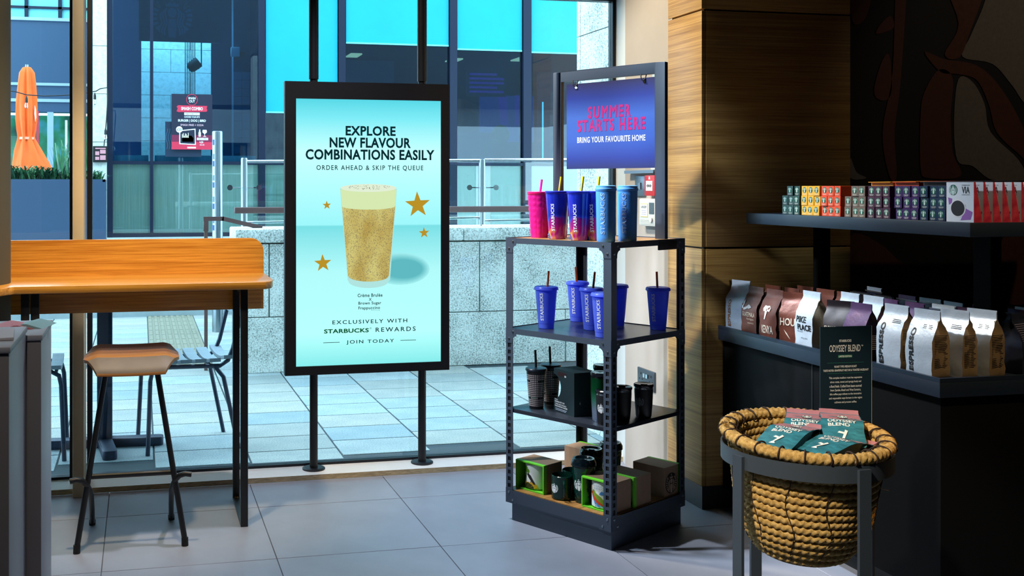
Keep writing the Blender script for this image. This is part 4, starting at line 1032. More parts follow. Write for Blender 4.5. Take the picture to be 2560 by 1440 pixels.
cold_cup('cobalt cold cup standing alone at the right of the second shelf', .42, .080, True, -.005)
# third shelf
MESHB = M('black_studded_grid', (22,22,26), .4); STUD = M('silver_rose_stud', (214,200,198), .3, .35)
def grid_cup(label, x, y):
    t = cup_at('grid_tumbler', label, 'tumbler', x, y, .441, None, 'black grid tumblers')
    rad = lambda z: .0275+.0115*z/.150
    MB().lathe([(.026,0),(.0275,.003)]+[(rad(.15*i/10), .15*i/10) for i in range(1,11)], 40).build('body', MESHB, t, smooth=True)
    k = MB(); NA = 34
    for r_ in range(17):
        z = .012+r_*.0074
        for q in range(NA):
            a = 2*PI*q/NA; da = .052; R = rad(z)+.0006
            if r_ in (4, 13) and q % 9 < 4: continue
            k.add([(R*math.cos(a-da),R*math.sin(a-da),z),(R*math.cos(a+da),R*math.sin(a+da),z),(R*math.cos(a+da),R*math.sin(a+da),z+.0045),(R*math.cos(a-da),R*math.sin(a-da),z+.0045)], [(0,1,2,3)])
    tag(k.build('stud_grid', STUD, t), kind='stuff')
    lettering(t, 'STARBUCKS', .020, .004, cone_put(rad, -PI/2-.3, .046, eps=.001), M('green_ink',(20,110,70),.5), .03)
    MB().lathe([(.0395,.147),(.0425,.149),(.0425,.155),(.040,.158),(.022,.161),(0,.161)], 36).build('lid', M('navy_black_lid',(26,34,46),.35), t, smooth=True)
    straw(t, SOCKET, .0,.0,.12,.228,(-.004,0), .0045)
grid_cup('black tumbler with a silver grid pattern, nearest the left edge of the third shelf', .078, .407)
grid_cup('black tumbler with a silver grid pattern, behind its twin on the third shelf', .190, .425)
# gift box with round cut-out
t = thing('cup_gift_box', 'dark green gift box with a round cut-out and handle on the third shelf', 'box', rk(.102,.338,.441), RZ-1.895)
DG = M('dark_green_card', (22,44,50), .6); DGI = M('box_inside', (150,176,176), .6)
bw, bh, bdp = .138, .165, .100
k = MB(); N = 24; cx, cz, R = -.0, .094, .048                    # front panel around a half-moon opening at its left edge
ang = [math.radians(-78)+math.radians(156)*q/N for q in range(N+1)]
arc = [(R*math.cos(a)*1.0, cz+R*math.sin(a)) for a in ang]
k.prism([(0,0),(bw,0),(bw,bh),(0,bh),(0,arc[-1][1])]+arc[::-1]+[(0,arc[0][1])], -.001, .001, 'y')
k.build('front_panel', DG, t)
k = MB(); k.box(0,bw,.001,bdp,0,.002); k.box(0,bw,.001,bdp,bh-.002,bh); k.box(bw-.002,bw,.001,bdp,.002,bh-.002); k.box(0,bw,bdp,bdp+.002,0,.05); k.build('sleeve', DG, t)
k = MB()
for q in range(N): k.add([(arc[q][0],.001,arc[q][1]),(arc[q+1][0],.001,arc[q+1][1]),(arc[q+1][0],.04,arc[q+1][1]),(arc[q][0],.04,arc[q][1])], [(0,1,2,3)])
k.build('cut_out_lining', DGI, t, smooth=True)
MB().prism(rrect(.028,.086,.139,.155,.005), -.0016, -.001, 'y').build('handle_slot', M('slot_brown',(44,22,26),.6), t); MB().box(.074,.085,-.0020,-.0016,.139,.146).build('handle_flap', M('pale_flap',(190,206,206),.6), t)
lettering(t, 'STARBUCKS', .022, .004, front(.018,.046,-.0018), WHITE, .03)
for q, s in enumerate(('REUSABLE HOT CUPS', 'TASSES RÉUTILISABLES', 'POUR BOISSONS CHAUDES')): lettering(t, s, (.066,.078,.085)[q], .0058, front(.008+(.066,.078,.085)[q]/2, .038-q*.0085, -.0018), WHITE, .04)
for q in range(2): MB().box(.012, .088-q*.006, -.0018, -.0012, .0110-q*.005, .0125-q*.005).build('small_print', M('pale_ink',(210,220,240)), t)
lettering(t, '6', .005, .011, lambda x, z_: (bw+.0006, .025+x, .05+z_), M('pale_ink',(210,220,240)), .01)
# green and steel tumblers
GRAD = bpy.data.materials.new('green_to_steel'); GRAD.use_nodes = True; nt = GRAD.node_tree; b = nt.nodes['Principled BSDF']; b.inputs['Metallic'].default_value = .75; b.inputs['Roughness'].default_value = .32
tc = nt.nodes.new('ShaderNodeTexCoord'); sp = nt.nodes.new('ShaderNodeSeparateXYZ'); nt.links.new(tc.outputs['Object'], sp.inputs[0])
mr = nt.nodes.new('ShaderNodeMapRange'); mr.inputs[1].default_value = .0; mr.inputs[2].default_value = .16; nt.links.new(sp.outputs['Z'], mr.inputs[0])
nt.links.new(ramp(nt, mr.outputs[0], [(.25, rgb(150,170,200)), (.5, rgb(70,150,120)), (.7, rgb(14,110,60)), (1., rgb(10,92,48))]), b.inputs['Base Color'])
LIDB = M('gloss_black_lid', (20,24,30), .2)
def steel_tumbler(label, x, y, rot=0):
    t = cup_at('steel_tumbler', label, 'tumbler', x, y, .441, None, 'green and steel tumblers'); t.rotation_euler[2] += rot
    rad = lambda z: .0285+.0060*min(1, z/.10)
    MB().lathe([(.027,0),(.0285,.002)]+[(rad(.162*i/14), .162*i/14) for i in range(1,15)], 40).build('body', GRAD, t, smooth=True)
    MB().lathe([(.0345,.162),(.0362,.164),(.0362,.176),(.0335,.181),(.020,.181),(0,.179)], 36).build('lid', LIDB, t, smooth=True)
    MB().prism(rrect(-.022,.022,.168,.180,.003), -.037, -.034, 'y').build('lid_clip', M('lid_clip',(34,40,50),.15), t, bevel=.001)
    emblem(t, .021, round_put(rad, -PI/2+.38, .092), [M('emblem_green',(10,70,44),.5), WHITE])
steel_tumbler('green fading to steel travel tumbler in front of the dark gift box', .083, .108, .1)
steel_tumbler('green fading to steel travel tumbler behind the dark gift box', .225, .200)
def black_tumbler(label, x, y, rot, dim=False):
    t = cup_at('black_tumbler', label, 'tumbler', x, y, .441, None, 'black steel rimmed tumblers'); t.rotation_euler[2] += rot
    MB().lathe([(.0265,0),(.029,.005),(.0325,.05),(.0345,.095),(.0345,.108)], 40).build('body', M('matt_black_cup',(16,18,22),.45), t, smooth=True)
    MB().lathe([(.0348,.108),(.0348,.114)], 40).build('steel_band', CHROME, t, smooth=True)
    MB().lathe([(.0350,.114),(.0372,.117),(.0372,.123),(.034,.126),(.020,.122),(0,.122)], 40).build('lid', LIDB, t, smooth=True)
    MB().box(-.012,.012,-.024,-.010,.122,.127).build('lid_tab', LIDB, t, bevel=.001)
    emblem(t, .019, round_put(lambda z: .0295+.0045*z/.09, -PI/2-.55, .062), [M('emblem_black',(16,18,22),.5), M('emblem_dim',(120,126,130),.5) if dim else WHITE])
black_tumbler('short black tumbler with a white emblem behind the front post', .052, .062, .05)
black_tumbler('plain looking short black tumbler just right of the front post', .155, .062, PI)
black_tumbler('short black tumbler with a faint emblem at the right of the third shelf', .262, .040, .1, True)
# bottom shelf: boxed mugs, mug, green tumblers
KRAFT = M('kraft_card', (150,122,98), .75, 0, .06, 30); LIME_ = M('lime_card', (96,190,36), .55); MUGW = M('white_mug_glaze', (226,232,224), .25)
def mug_box(label, x, y, rz, scene_=None, open_front=True):
    t = thing('mug_gift_box', label, 'box', rk(x, y, .122), RZ+rz, 'boxed mugs on the bottom shelf')
    bw, bd, bh = .140, .112, .112                                   # window side faces local -Y
    k = MB(); e = .002
    k.box(0,bw,0.006,bd,0,e); k.box(0,bw,.006,bd,bh-e,bh); k.box(0,e,.006,bd,e,bh-e); k.box(bw-e,bw,.006,bd,e,bh-e); k.box(e,bw-e,bd-e,bd,e,bh-e)
    k.build('carton', KRAFT, t)
    k = MB(); f = .005
    k.box(0,bw,0,.006,0,f); k.box(0,bw,0,.006,bh-f,bh); k.box(0,f,0,.006,f,bh-f); k.box(bw-f,bw,0,.006,f,bh-f)
    k.box(e,e+.001,.006,.06,e,bh-e); k.box(bw-e-.001,bw-e,.006,.06,e,bh-e); k.box(e,bw-e,.006,.06,e,e+.001)
    k.box(0-.0006,bw+.0006,.006,.016,bh,bh+.0006); k.box(bw,bw+.0008,.006,.018,0,bh); k.box(-.0008,0,.006,.018,0,bh)
    k.build('lime_frame', LIME_, t)
    rad = lambda z: .045
    mg = MB().lathe([(.040,0),(.045,.004),(.045,.096),(.042,.098),(.042,.01),(0,.01)], 40, (.063,.054,.004)).build('mug', MUGW, t, smooth=True)
    MB().tube([(.105,.054,.085),(.125,.054,.080),(.130,.054,.055),(.125,.054,.030),(.106,.054,.024)], .005, 8).build('mug_handle', MUGW, mg, smooth=True)
    def art(pts, mat, name='mug_print'):
        # pts in (arc, height) on the visible side of the mug
        LAY[0] += .00015; put = cone_put(rad, -PI/2, 0.0, eps=.0006+LAY[0])
        bm = bmesh.new(); bm.faces.new([bm.verts.new((a, h_, 0)) for a, h_ in pts]); bmesh.ops.triangulate(bm, faces=bm.faces[:])
        for _ in range(2): bmesh.ops.subdivide_edges(bm, edges=bm.edges[:], cuts=1, use_grid_fill=True)
        for v in bm.verts: x_, y_, z_ = put(v.co.x, v.co.y); v.co = (x_+.063, y_+.054, z_+.004)
        me = bpy.data.meshes.new(name); bm.to_mesh(me); bm.free(); me.materials.append(mat); link(name, me, mg)
    C = lambda n, c_: M('print_'+n, c_, .5)
    LAY = [0.0]
    if scene_ == 'puffin':
        text_mb('IRELAND', .022, .0045, lambda x_, z_: (lambda p: (p[0]+.063,p[1]+.054,p[2]+.004))(cone_put(rad,-PI/2,0.0,eps=.0006)(x_-.034, .085+z_)), .03).build('lettering', SOCKET, mg)
        for cx, cz in ((-.026,.072),(-.017,.080),(-.009,.071)): art([(cx+.008*math.cos(q*PI/6), cz+.008*math.sin(q*PI/6)) for q in range(12)], C('leaf',(86,140,30)))
        art([(-.018,.055),(-.015,.055),(-.016,.07),(-.019,.07)], C('leaf',(86,140,30)))
        art([(-.045,.004),(.040,.004),(.030,.022),(.010,.030),(-.015,.026),(-.045,.034)], C('ochre',(222,168,30)))
        art([(-.030,.004),(.022,.004),(.012,.020),(-.008,.027),(-.024,.020)], C('darkhill',(52,60,22)))
        art([(-.048,.030),(-.030,.026),(-.022,.050),(-.040,.056),(-.050,.050)], C('coal',(34,30,34)))
        art([(-.012,.034),(.002,.026),(.010,.040),(-.002,.060),(-.012,.060)], C('cream',(236,236,226)))
        art([(-.004,.046),(.020,.022),(.026,.024),(.006,.056),(-.006,.064),(-.012,.058)], C('coal',(34,30,34)))
    elif scene_ == 'coast':
        text_mb('DUBLIN', .022, .0045, lambda x_, z_: (lambda p: (p[0]+.063,p[1]+.054,p[2]+.004))(cone_put(rad,-PI/2,0.0,eps=.0006)(x_-.030, .084+z_)), .03).build('lettering', C('cloud',(70,130,190)), mg)
        art([(-.046,.006),(.030,.006),(.018,.020),(-.020,.046),(-.046,.050)], C('sea',(70,140,210)))
        art([(-.046,.046),(-.030,.040),(.006,.016),(.036,.008),(.028,.024),(.000,.046),(-.026,.060),(-.046,.056)], C('roof',(196,66,30)))
        art([(-.020,.052),(.004,.030),(.034,.010),(.030,.030),(.014,.046),(-.004,.056),(-.014,.066),(-.022,.066)], C('field',(120,150,30)))
        art([(-.040,.056),(-.032,.056),(-.032,.080),(-.040,.080)], C('brick',(200,96,30)))
        art([(-.030,.006),(-.004,.006),(-.026,.050),(-.032,.050)], C('foamy',(214,228,244)))
        art([(.010,.052),(.036,.052),(.034,.058),(.026,.060),(.022,.066),(.014,.060)], C('cloud',(70,130,190)))
        for q in range(9): cx, cz = -.012+(q % 5)*.010, .072+(q//5)*.010; art([(cx,cz),(cx+.002,cz+.004),(cx+.003,cz+.001)], C('cloud',(70,130,190)))
    return t
mug_box('kraft mug box with lime trim and a puffin print, left end of the bottom shelf', .038, .478, -PI/2, 'puffin')
mug_box('kraft mug box with lime trim and a coastal print, behind the front post', .035, .158, -PI/2, 'coast')
mug_box('kraft mug box with lime trim turned sideways behind the coastal one', .155, .152, -PI/2)
mug_box('kraft mug box at the back of the bottom shelf near the window', .468, .345, PI/2)
t = mug_box('kraft mug box with a printed siren emblem at the right end of the bottom shelf', .470, .012, PI/2)
class SideP:
    def __call__(s_, x_, z_): return (-.0010, .066-x_, .048+z_)
    def raised(s_, x_, z_): return (-.0016, .066-x_, .048+z_)
emblem(t, .040, SideP(), [M('kraft_emblem_dark',(34,30,36),.6), M('kraft_emblem_light',(176,150,126),.6)])
def green_mug(label, x, y, rot):
    t = cup_at('glossy_mug', label, 'mug', x, y, .122, None, 'dark green mugs'); t.rotation_euler[2] += rot
    DGM = M('bottle_green_glaze', (8,40,32), .12)
    b_ = MB().lathe([(.036,0),(.040,.004),(.041,.088),(.0385,.090),(.037,.086),(.036,.008),(0,.008)], 40).build('body', DGM, t, smooth=True)
    MB().tube([(.0,-.040,.074),(.0,-.058,.070),(.0,-.064,.048),(.0,-.058,.024),(.0,-.040,.020)], .0055, 10).build('handle', DGM, t, smooth=True)
    emblem(t, .020, round_put(lambda z: .0405, -PI/2-.95, .045), [M('emblem_green2',(8,60,44),.4), WHITE])
green_mug('glossy dark green mug between the puffin box and the green tumbler', .062, .268, .15)
green_mug('glossy dark green mug behind the first one', .150, .285, .6)
FACET = M('bottle_green_facets', (6,52,42), .12)
def facet_tumbler(label, x, y, h_=.165, rot=0):
    t = cup_at('faceted_tumbler', label, 'tumbler', x, y, .122, None, 'dark green faceted tumblers'); t.rotation_euler[2] += rot
    rad = lambda z: .0300+.0135*z/.14
    N = 16; prof = [(.028,0)]+[(rad(h_*.82*i/14), h_*.82*i/14) for i in range(15)]
    MB().lathe(prof, N*2, disp=lambda a, z, i: (.0013*(1 if (int(round(a/(2*PI)*N*2))+i//2) % 2 else -1) if 0 < i < 14 else 0)).build('body', FACET, t, smooth=20)
    MB().lathe([(.0435,h_*.82),(.0465,h_*.84),(.0465,h_*.92),(.043,h_*.96),(.040,h_),(.033,h_),(.030,h_*.97),(0,h_*.97)], 40).build('lid', M('green_black_lid',(12,26,32),.15), t, smooth=True)
    MB().box(-.012,.012,-.040,-.026,h_*.97,h_*1.02).build('sip_tab', M('green_black_lid',(12,26,32)), t, bevel=.002)
    emblem(t, .024, round_put(lambda z: rad(z)+.0022, -PI/2-.45, .072), [M('emblem_green2',(8,60,44)), WHITE])
facet_tumbler('dark green faceted tumbler with a white emblem in front of the others', .085, .185)
facet_tumbler('dark green faceted tumbler in the middle of the trio', .230, .255)
facet_tumbler('dark green faceted tumbler at the back, behind the front post', .370, .265)

# ================================================================== retail shelving on the right
# ---------------------------------------------------------------- low black counter
CTR = M('black_laminate', (5,6,8), .7, spec=.1); CTRL = M('slate_counter_edge', (26,38,54), .4)
CX, CZ, CY0, CY1 = 2.29, .735, 2.640, 3.845
t = thing('retail_counter', 'low black counter with a raised slate edge carrying coffee bags', 'counter', (CX,CY0,0))
D = CY1-CY0
MB().box(.02,1.6,.02,D,.085,CZ-.045).build('cabinet', CTR, t, bevel=.003)
MB().box(.10,1.6,.10,D-.02,0,.085).build('plinth', SOCKET, t)
MB().box(.0,1.6,.0,D,CZ-.045,CZ).build('deck', CTRL, t, bevel=.002)
MB().box(.0,.012,.0,D,CZ,CZ+.012).build('front_lip', CTRL, t); MB().box(.012,1.6,.0,.012,CZ,CZ+.012).build('front_lip', CTRL, t)
MB().box(.018,.0205,.62,.626,.085,CZ-.045).build('door_gap', SOCKET, t)
# ---------------------------------------------------------------- wall shelf on posts
SX, SZ = 2.335, 1.207
t = thing('pod_shelf', 'black shelf on two square posts carrying pod boxes', 'shelf', (SX,2.575,0))
MB().box(0,1.5,0,1.14,SZ-.042,SZ).build('board', CTRL, t, bevel=.002)
for y0, y1 in ((.215,.285), (1.05,1.10)): MB().box(.27,.31,y0,y1,CZ,SZ-.042).build('post', CTR, t)
# ---------------------------------------------------------------- pod boxes
PODC = {'dark green': (20,52,44), 'yellow': (228,168,20), 'orange red': (224,70,22), 'taupe': (110,90,80), 'maroon': (66,20,52), 'purple': (58,24,88), 'navy': (18,38,72)}
EG = M('pod_emblem_green', (10,90,66), .5); EW = M('pod_emblem_white', (225,240,232), .5)
class SidePut:
    def __init__(s, y, z, x): s.y, s.z, s.x = y, z, x
    def __call__(s, a, b): return (s.x, s.y-a, s.z+b)
    def raised(s, a, b): return (s.x-.0004, s.y-a, s.z+b)
def pod_meshes(cname):
    m = M('pod_'+cname.replace(' ', '_'), PODC[cname], .35)
    bx = MB().box(0,.125,-.0172,.0172,0,.0352).mesh('carton', m, bevel=.0008, seg=1)
    mb = MB(); put = SidePut(0, .0205, -.0006)
    mb.mi = 0; N = 16; mb.poly([put(.0108*math.cos(2*PI*q/N), .0108*math.sin(2*PI*q/N)) for q in range(N)][::-1]); mb.mi = 1
    for p in EMB[:16]+EMB[-8:]: mb.poly([put.raised(x*.0102, z_*.0102) for x, z_ in p][::-1])
    em_ = mb.mesh('emblem', [EG, EW])
    for p in em_.polygons: pass
    lt = text_mb('STARBUCKS', .020, .0026, lambda x, z_: (-.0008, -x, .0066+z_), .03).mesh('lettering', M('pod_lettering',(214,214,200),.5))
    l2 = text_mb('ESPRESSO ROAST', .016, .0018, lambda x, z_: (-.0008, -x, .0034+z_), .03).mesh('lettering', M('pod_lettering',(214,214,200)))
    return bx, em_, lt, l2
groups = [('dark green', 3.516, 0), ('yellow', 3.398, 0), ('orange red', 3.284, 0), ('taupe', 3.157, 0), ('maroon', 3.043, 0), ('purple', 2.914, 0), ('navy', 2.803, 0)]
RN = ['bottom', 'middle', 'top']; CN = ['left', 'centre', 'right']; random.seed(11)
for cname, yl, _ in groups:
    bx, em_, lt, l2 = pod_meshes(cname)
    for r in range(3):
        for c in range(3):
            if (cname, r, c) == ('taupe', 2, 0): continue
            yc = yl-.0172-c*.0356+random.uniform(-.0015,.0015); x = SX+.022+random.uniform(0,.006)+(.03 if (cname, r) == ('dark green', 2) and c == 0 else 0)
            p = thing('pod_box', 'small %s coffee pod box, %s row, %s of its stack on the wall shelf' % (cname, RN[r], CN[c]), 'box', (x, yc, SZ+r*.0354), 0, cname+' pod boxes')
            link('carton', bx, p); link('emblem', em_, p); link('lettering', lt, p); link('lettering', l2, p)
# card trays behind the pods
for lab, y0, y1, cc in (('yellow card tray standing behind the taupe pod boxes', 3.10, 3.21, (206,140,20)), ('orange card tray standing behind the maroon pod boxes', 2.98, 3.09, (196,66,20)), ('dark card tray standing behind the purple and navy pod boxes', 2.70, 2.96, (40,26,40))):
    t = thing('card_tray', lab, 'tray', (SX+.17, y0, SZ)); mm = M('tray_'+lab.split()[0], cc, .6)
    MB().box(0,.16,0,y1-y0,0,.118).build('box', mm, t); MB().add([(-.012,0,.118),(.16,0,.121),(.16,y1-y0,.121),(-.012,y1-y0,.118),(-.012,0,.120),(.16,0,.123),(.16,y1-y0,.123),(-.012,y1-y0,.120)], [(3,2,1,0),(4,5,6,7),(0,1,5,4),(1,2,6,5),(2,3,7,6),(3,0,4,7)]).build('open_flap', mm, t)
# instant coffee wedges
WED = M('wedge_white_card', (226,224,230), .45); WR = bpy.data.materials.new('wedge_red_side'); WR.use_nodes = True; nt = WR.node_tree; b = nt.nodes['Principled BSDF']; b.inputs['Roughness'].default_value = .45
f = noise(nt, coords(nt), 30, 3); nt.links.new(ramp(nt, f, [(.35, rgb(150,26,60)), (.6, rgb(196,60,80)), (.75, rgb(220,120,96))]), b.inputs['Base Color'])
def wedge(label, x, first=False):
    t = thing('coffee_wedge_box', label, 'box', (x, 2.580, SZ), 0, 'wedge boxes at the end of the wall shelf')
    wy, hb, db = .105, .117, .030                                                   # tapers from a wide base to a thin top, front looks at -X
    k = MB(); k.prism([(0,0),(db,0),(.006,hb),(.0,hb)], 0, wy, 'y')
    for i in range(len(k.f)):
        ys = [k.v[q][1] for q in k.f[i]]
        if max(ys)-min(ys) < 1e-6: k.m[i] = 1
    k.build('carton', [WED, WR], t)
    pf = lambda cy, cz: (lambda a, b: (-.0006, cy-a, cz+b))
    lettering(t, 'VIA', .030, .020, pf(.030,.094), M('via_ink',(50,54,60),.5), .03); lettering(t, 'STARBUCKS', .030, .0028, pf(.030,.108), M('via_ink',(50,54,60)), .02); lettering(t, 'INSTANT COFFEE', .030, .0028, pf(.030,.080), M('via_ink',(50,54,60)), .02)
    class P_:
        def __call__(s, a, b): return (-.0006, .078-a, .094+b)
        def raised(s, a, b): return (-.0010, .078-a, .094+b)
    emblem(t, .016, P_(), [EG, EW])
    k = MB(); k.poly([(-.0006, .060+.030*math.cos(2*PI*q/24), .040+.027*math.sin(2*PI*q/24)) for q in range(24)][::-1]); k.build('printed_cup_rim', M('cup_rim_print',(236,228,230),.5), t)
    k = MB(); k.poly([(-.0010, .060+.026*math.cos(2*PI*q/24), .040+.023*math.sin(2*PI*q/24)) for q in range(24)][::-1]); k.build('printed_coffee', M('coffee_print',(26,16,22),.5), t)
    k = MB(); k.poly([(-.0004,.095,.05),(-.0004,.098,.072),(-.0004,.082,.068),(-.0004,.084,.055)]); k.build('violet_print', M('violet_print',(150,90,170),.5), t); k = MB(); k.poly([(-.0004,.05,.005),(-.0004,.012,.008),(-.0004,.004,.030),(-.0004,.03,.040)]); k.build('violet_print', M('violet_print',(150,90,170),.5), t)
wx = [2.352, 2.392, 2.421, 2.440, 2.482, 2.515, 2.550]
wl = ['first white and red wedge box at the near corner of the wall shelf', 'second wedge box from the shelf corner', 'third wedge box from the shelf corner', 'fourth wedge box from the shelf corner', 'fifth wedge box from the shelf corner', 'sixth wedge box from the shelf corner', 'last wedge box, cut by the right edge of the picture']
wx = [2.352+.0325*q for q in range(7)]
for x, l in zip(wx, wl): wedge(l, x)

# ---------------------------------------------------------------- coffee bags
BAGF = {}
def bag_mesh(key, w_, d_, h_, mats, seed):
    random.seed(seed); k = MB(); LV = [0,.03,.12,.22,.33,.44,.54,.62,.69,.75,.81,.86,.90,.95,1.0]; NW, ND = 6, 4
    ring = None; rings = []
    for t_ in LV:
        hd = d_/2 if t_ < .56 else d_/2*max(.05, (1-(t_-.56)/.32)**.85 if t_ < .88 else .05)
        hw = w_/2*(.94 if t_ == 0 else 1.0+.03*math.sin(t_*PI))
        if t_ > .86: hw = w_/2*.985
        pinch = 0 if t_ < .5 else min(.9, (t_-.5)/.38)*d_*.24
        pts = []
        for i in range(NW): pts.append((-hw+2*hw*i/NW, -hd))
        for i in range(ND): s = i/ND; pts.append((hw-pinch*math.sin(s*PI), -hd+2*hd*s))
        for i in range(NW): pts.append((hw-2*hw*i/NW, hd))
        for i in range(ND): s = i/ND; pts.append((-hw+pinch*math.sin(s*PI), hd-2*hd*s))
        amp = .0022 if .05 < t_ < .85 else .0006
        pts = [(x+random.uniform(-amp,amp), y+random.uniform(-amp,amp)+(-.004*(1-abs(2*i/NW-1)) if i < NW and .1 < t_ < .5 else 0)) for i, (x, y) in enumerate(pts)]
        rings.append([(x, y, t_*h_) for x, y in pts])
    BAGF[key] = [r[:NW+1] for r in rings]
    n = len(rings[0])
    for r in rings: k.v += r
    for j in range(len(LV)-1):
        for i in range(n):
            k.f.append([j*n+i, j*n+(i+1) % n, (j+1)*n+(i+1) % n, (j+1)*n+i])
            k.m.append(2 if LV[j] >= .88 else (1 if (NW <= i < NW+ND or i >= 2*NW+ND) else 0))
    k.f.append(list(range(n))[::-1]); k.m.append(1); a = (len(LV)-1)*n; k.f.append([a+i for i in range(n)]); k.m.append(2)
    return k.mesh('pouch', mats, smooth=48)
FOIL = M('silver_white_foil', (188,200,214), .36, .25, .06, 22, bumpy=.9); GOLDF = M('silver_gold_foil', (176,152,118), .34, .5, .1, 22, bumpy=.9)
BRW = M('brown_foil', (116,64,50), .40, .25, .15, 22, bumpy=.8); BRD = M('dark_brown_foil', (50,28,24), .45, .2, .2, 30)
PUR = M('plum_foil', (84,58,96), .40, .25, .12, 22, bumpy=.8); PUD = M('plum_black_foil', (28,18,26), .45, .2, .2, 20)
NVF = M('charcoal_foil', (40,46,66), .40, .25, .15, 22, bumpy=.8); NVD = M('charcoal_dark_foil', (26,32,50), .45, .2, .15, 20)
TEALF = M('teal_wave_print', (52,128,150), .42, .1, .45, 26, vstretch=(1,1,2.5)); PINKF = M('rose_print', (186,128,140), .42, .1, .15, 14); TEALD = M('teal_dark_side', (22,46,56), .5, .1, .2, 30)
BM = {'silver': bag_mesh('s', .096,.070,.200, [FOIL, GOLDF, FOIL], 1), 'silver2': bag_mesh('s2', .096,.070,.200, [FOIL, GOLDF, FOIL], 5), 'brown': bag_mesh('b', .094,.068,.185, [BRW, BRD, BRW], 2),
      'plum': bag_mesh('p', .094,.068,.185, [PUR, PUD, PUR], 3), 'dark': bag_mesh('d', .094,.068,.185, [NVF, NVD, NVF], 4), 'black': bag_mesh('k', .094,.068,.180, [PUD, PUD, PUD], 6), 'brown2': bag_mesh('b2', .094,.068,.185, [BRW, BRD, BRW], 7),
      'silverdark': bag_mesh('sd', .094,.068,.190, [NVF, NVD, FOIL], 8), 'plumdark': bag_mesh('pd', .094,.068,.190, [NVF, NVD, PUR], 9)}
TIE = M('tin_tie', (206,210,214), .25, .9)
tie_me = MB().box(-.056,.056,-.0042,.0042,.171,.176).mesh('tin_tie', TIE)
def text_block(n, w_, h_, x, z, y): 
    k = MB(); random.seed(n)
    for q in range(n): L = w_*random.uniform(.75,1); zz = z+h_-q*h_/n; k.poly([(x-w_/2,y,zz),(x-w_/2+L,y,zz),(x-w_/2+L,y,zz+h_/n*.35),(x-w_/2,y,zz+h_/n*.35)])
    return k
def on_bag(key, x, z, eps=.0014):                       # the y of a bag's front face at (x, z)
    R = BAGF[key]; j = 0
    while j < len(R)-2 and R[j+1][0][2] < z: j += 1
    def row(r):
        i = 0
        while i < len(r)-2 and r[i+1][0] < x: i += 1
        a, b = r[i], r[i+1]; t = (x-a[0])/(b[0]-a[0]); t = max(0, min(1, t)); return a[1]+(b[1]-a[1])*t
    z0, z1 = R[j][0][2], R[j+1][0][2]; t = max(0, min(1, (z-z0)/(z1-z0)))
    return row(R[j])*(1-t)+row(R[j+1])*t-eps
KEYS = {'silver': 's', 'silver2': 's2', 'brown': 'b', 'plum': 'p', 'dark': 'd', 'black': 'k', 'brown2': 'b2', 'silverdark': 'sd', 'plumdark': 'pd'}
CUR = ['s']
def bag(kind, label, x, y, rz, z=CZ, group='coffee bags on the counter', side=True, tie=False, tilt=0):
    t = thing('coffee_bag', label, 'coffee bag', (x, y, z), rz, group); t.rotation_euler[1] = 0
    CUR[0] = KEYS[kind]
    link('pouch', BM[kind], t)
    if tie: link('tin_tie', tie_me, t)
    return t
YF_ = -.0420
CRM = M('cream_ink', (226,214,196), .5); DKI = M('black_ink', (26,26,30), .5); COP = M('copper_ink', (150,92,52), .5)
def bt(t, s, w_, h_, x, z, mat, bold=.02, up=False):
    def put(a, b):
        X, Z = (x-b, z+a) if up else (x+a, z+b)
        return (X, on_bag(CUR[0], X, Z), Z)
    lettering(t, s, w_, h_, put, mat, bold)
def bag_draw(t, polys, name, mat):
    k = MB()
    for p in polys: k.poly([(X, on_bag(CUR[0], X, Z, .0018), Z) for X, Z in p])
    k.build(name, mat, t)
def small_print(t, n, w_, h_, x, z, mat, side=0):
    k = text_block(n, w_, h_, x, z, YF_)
    for q in range(len(k.v)):
        a_, b_, c_ = k.v[q]; k.v[q] = (side*.0500, a_, c_) if side else (a_, on_bag(CUR[0], a_, c_), c_)
    k.build('small_print', mat, t)
L90 = -PI/2
# the front row, from the oak column towards the near corner
t = bag('silver', 'silver bag with copper upright lettering at the far end, next to the oak column', 2.350, 3.775, L90+.25); bt(t, 'ESPRESSO', .105, .014, -.026, .070, COP, .03, True); small_print(t, 14, .05, .08, 0, .02, DKI, 1)
t = bag('brown', 'brown coffee bag with a white bird drawing, second from the oak column', 2.348, 3.665, L90+.05); bt(t, 'GUATEMALA', .078, .017, .0, .078, CRM, .03); bt(t, 'Antigua', .045, .011, .012, .060, CRM, .0); small_print(t, 2, .035, .006, .015, .040, CRM)
bag_draw(t, [[(-.045,.108),(-.036,.116),(-.034,.100),(-.042,.098)], [(-.034,.100),(-.020,.106),(-.014,.098),(-.030,.092)], [(-.020,.106),(-.006,.116),(.004,.112),(-.014,.098)], [(-.045,.122),(-.038,.134),(-.032,.112),(-.038,.106)], [(.004,.112),(.012,.106),(.0,.100),(-.010,.100)]], 'bird_drawing', WHITE)
t = bag('brown2', 'brown coffee bag with a white elephant drawing and tall lettering', 2.352, 3.548, L90+.08); bt(t, 'KENYA', .062, .030, .0, .035, CRM, .03); small_print(t, 16, .05, .09, 0, .03, CRM, 1)
bag_draw(t, [[(-.030,.112),(-.022,.124),(-.010,.122),(-.012,.104),(-.024,.102)], [(-.012,.122),(.002,.124),(.012,.114),(.008,.102),(-.006,.104)], [(-.016,.104),(-.004,.104),(-.006,.090),(-.014,.090)], [(-.014,.090),(-.006,.090),(-.012,.072),(-.018,.072)]], 'elephant_drawing', WHITE)
t = bag('brown', 'brown coffee bag turned aside with big white letters and a leaf line', 2.362, 3.435, L90+.62); bt(t, 'HOUSE', .080, .028, -.004, .078, CRM, .03); small_print(t, 16, .05, .09, 0, .03, CRM, 1)
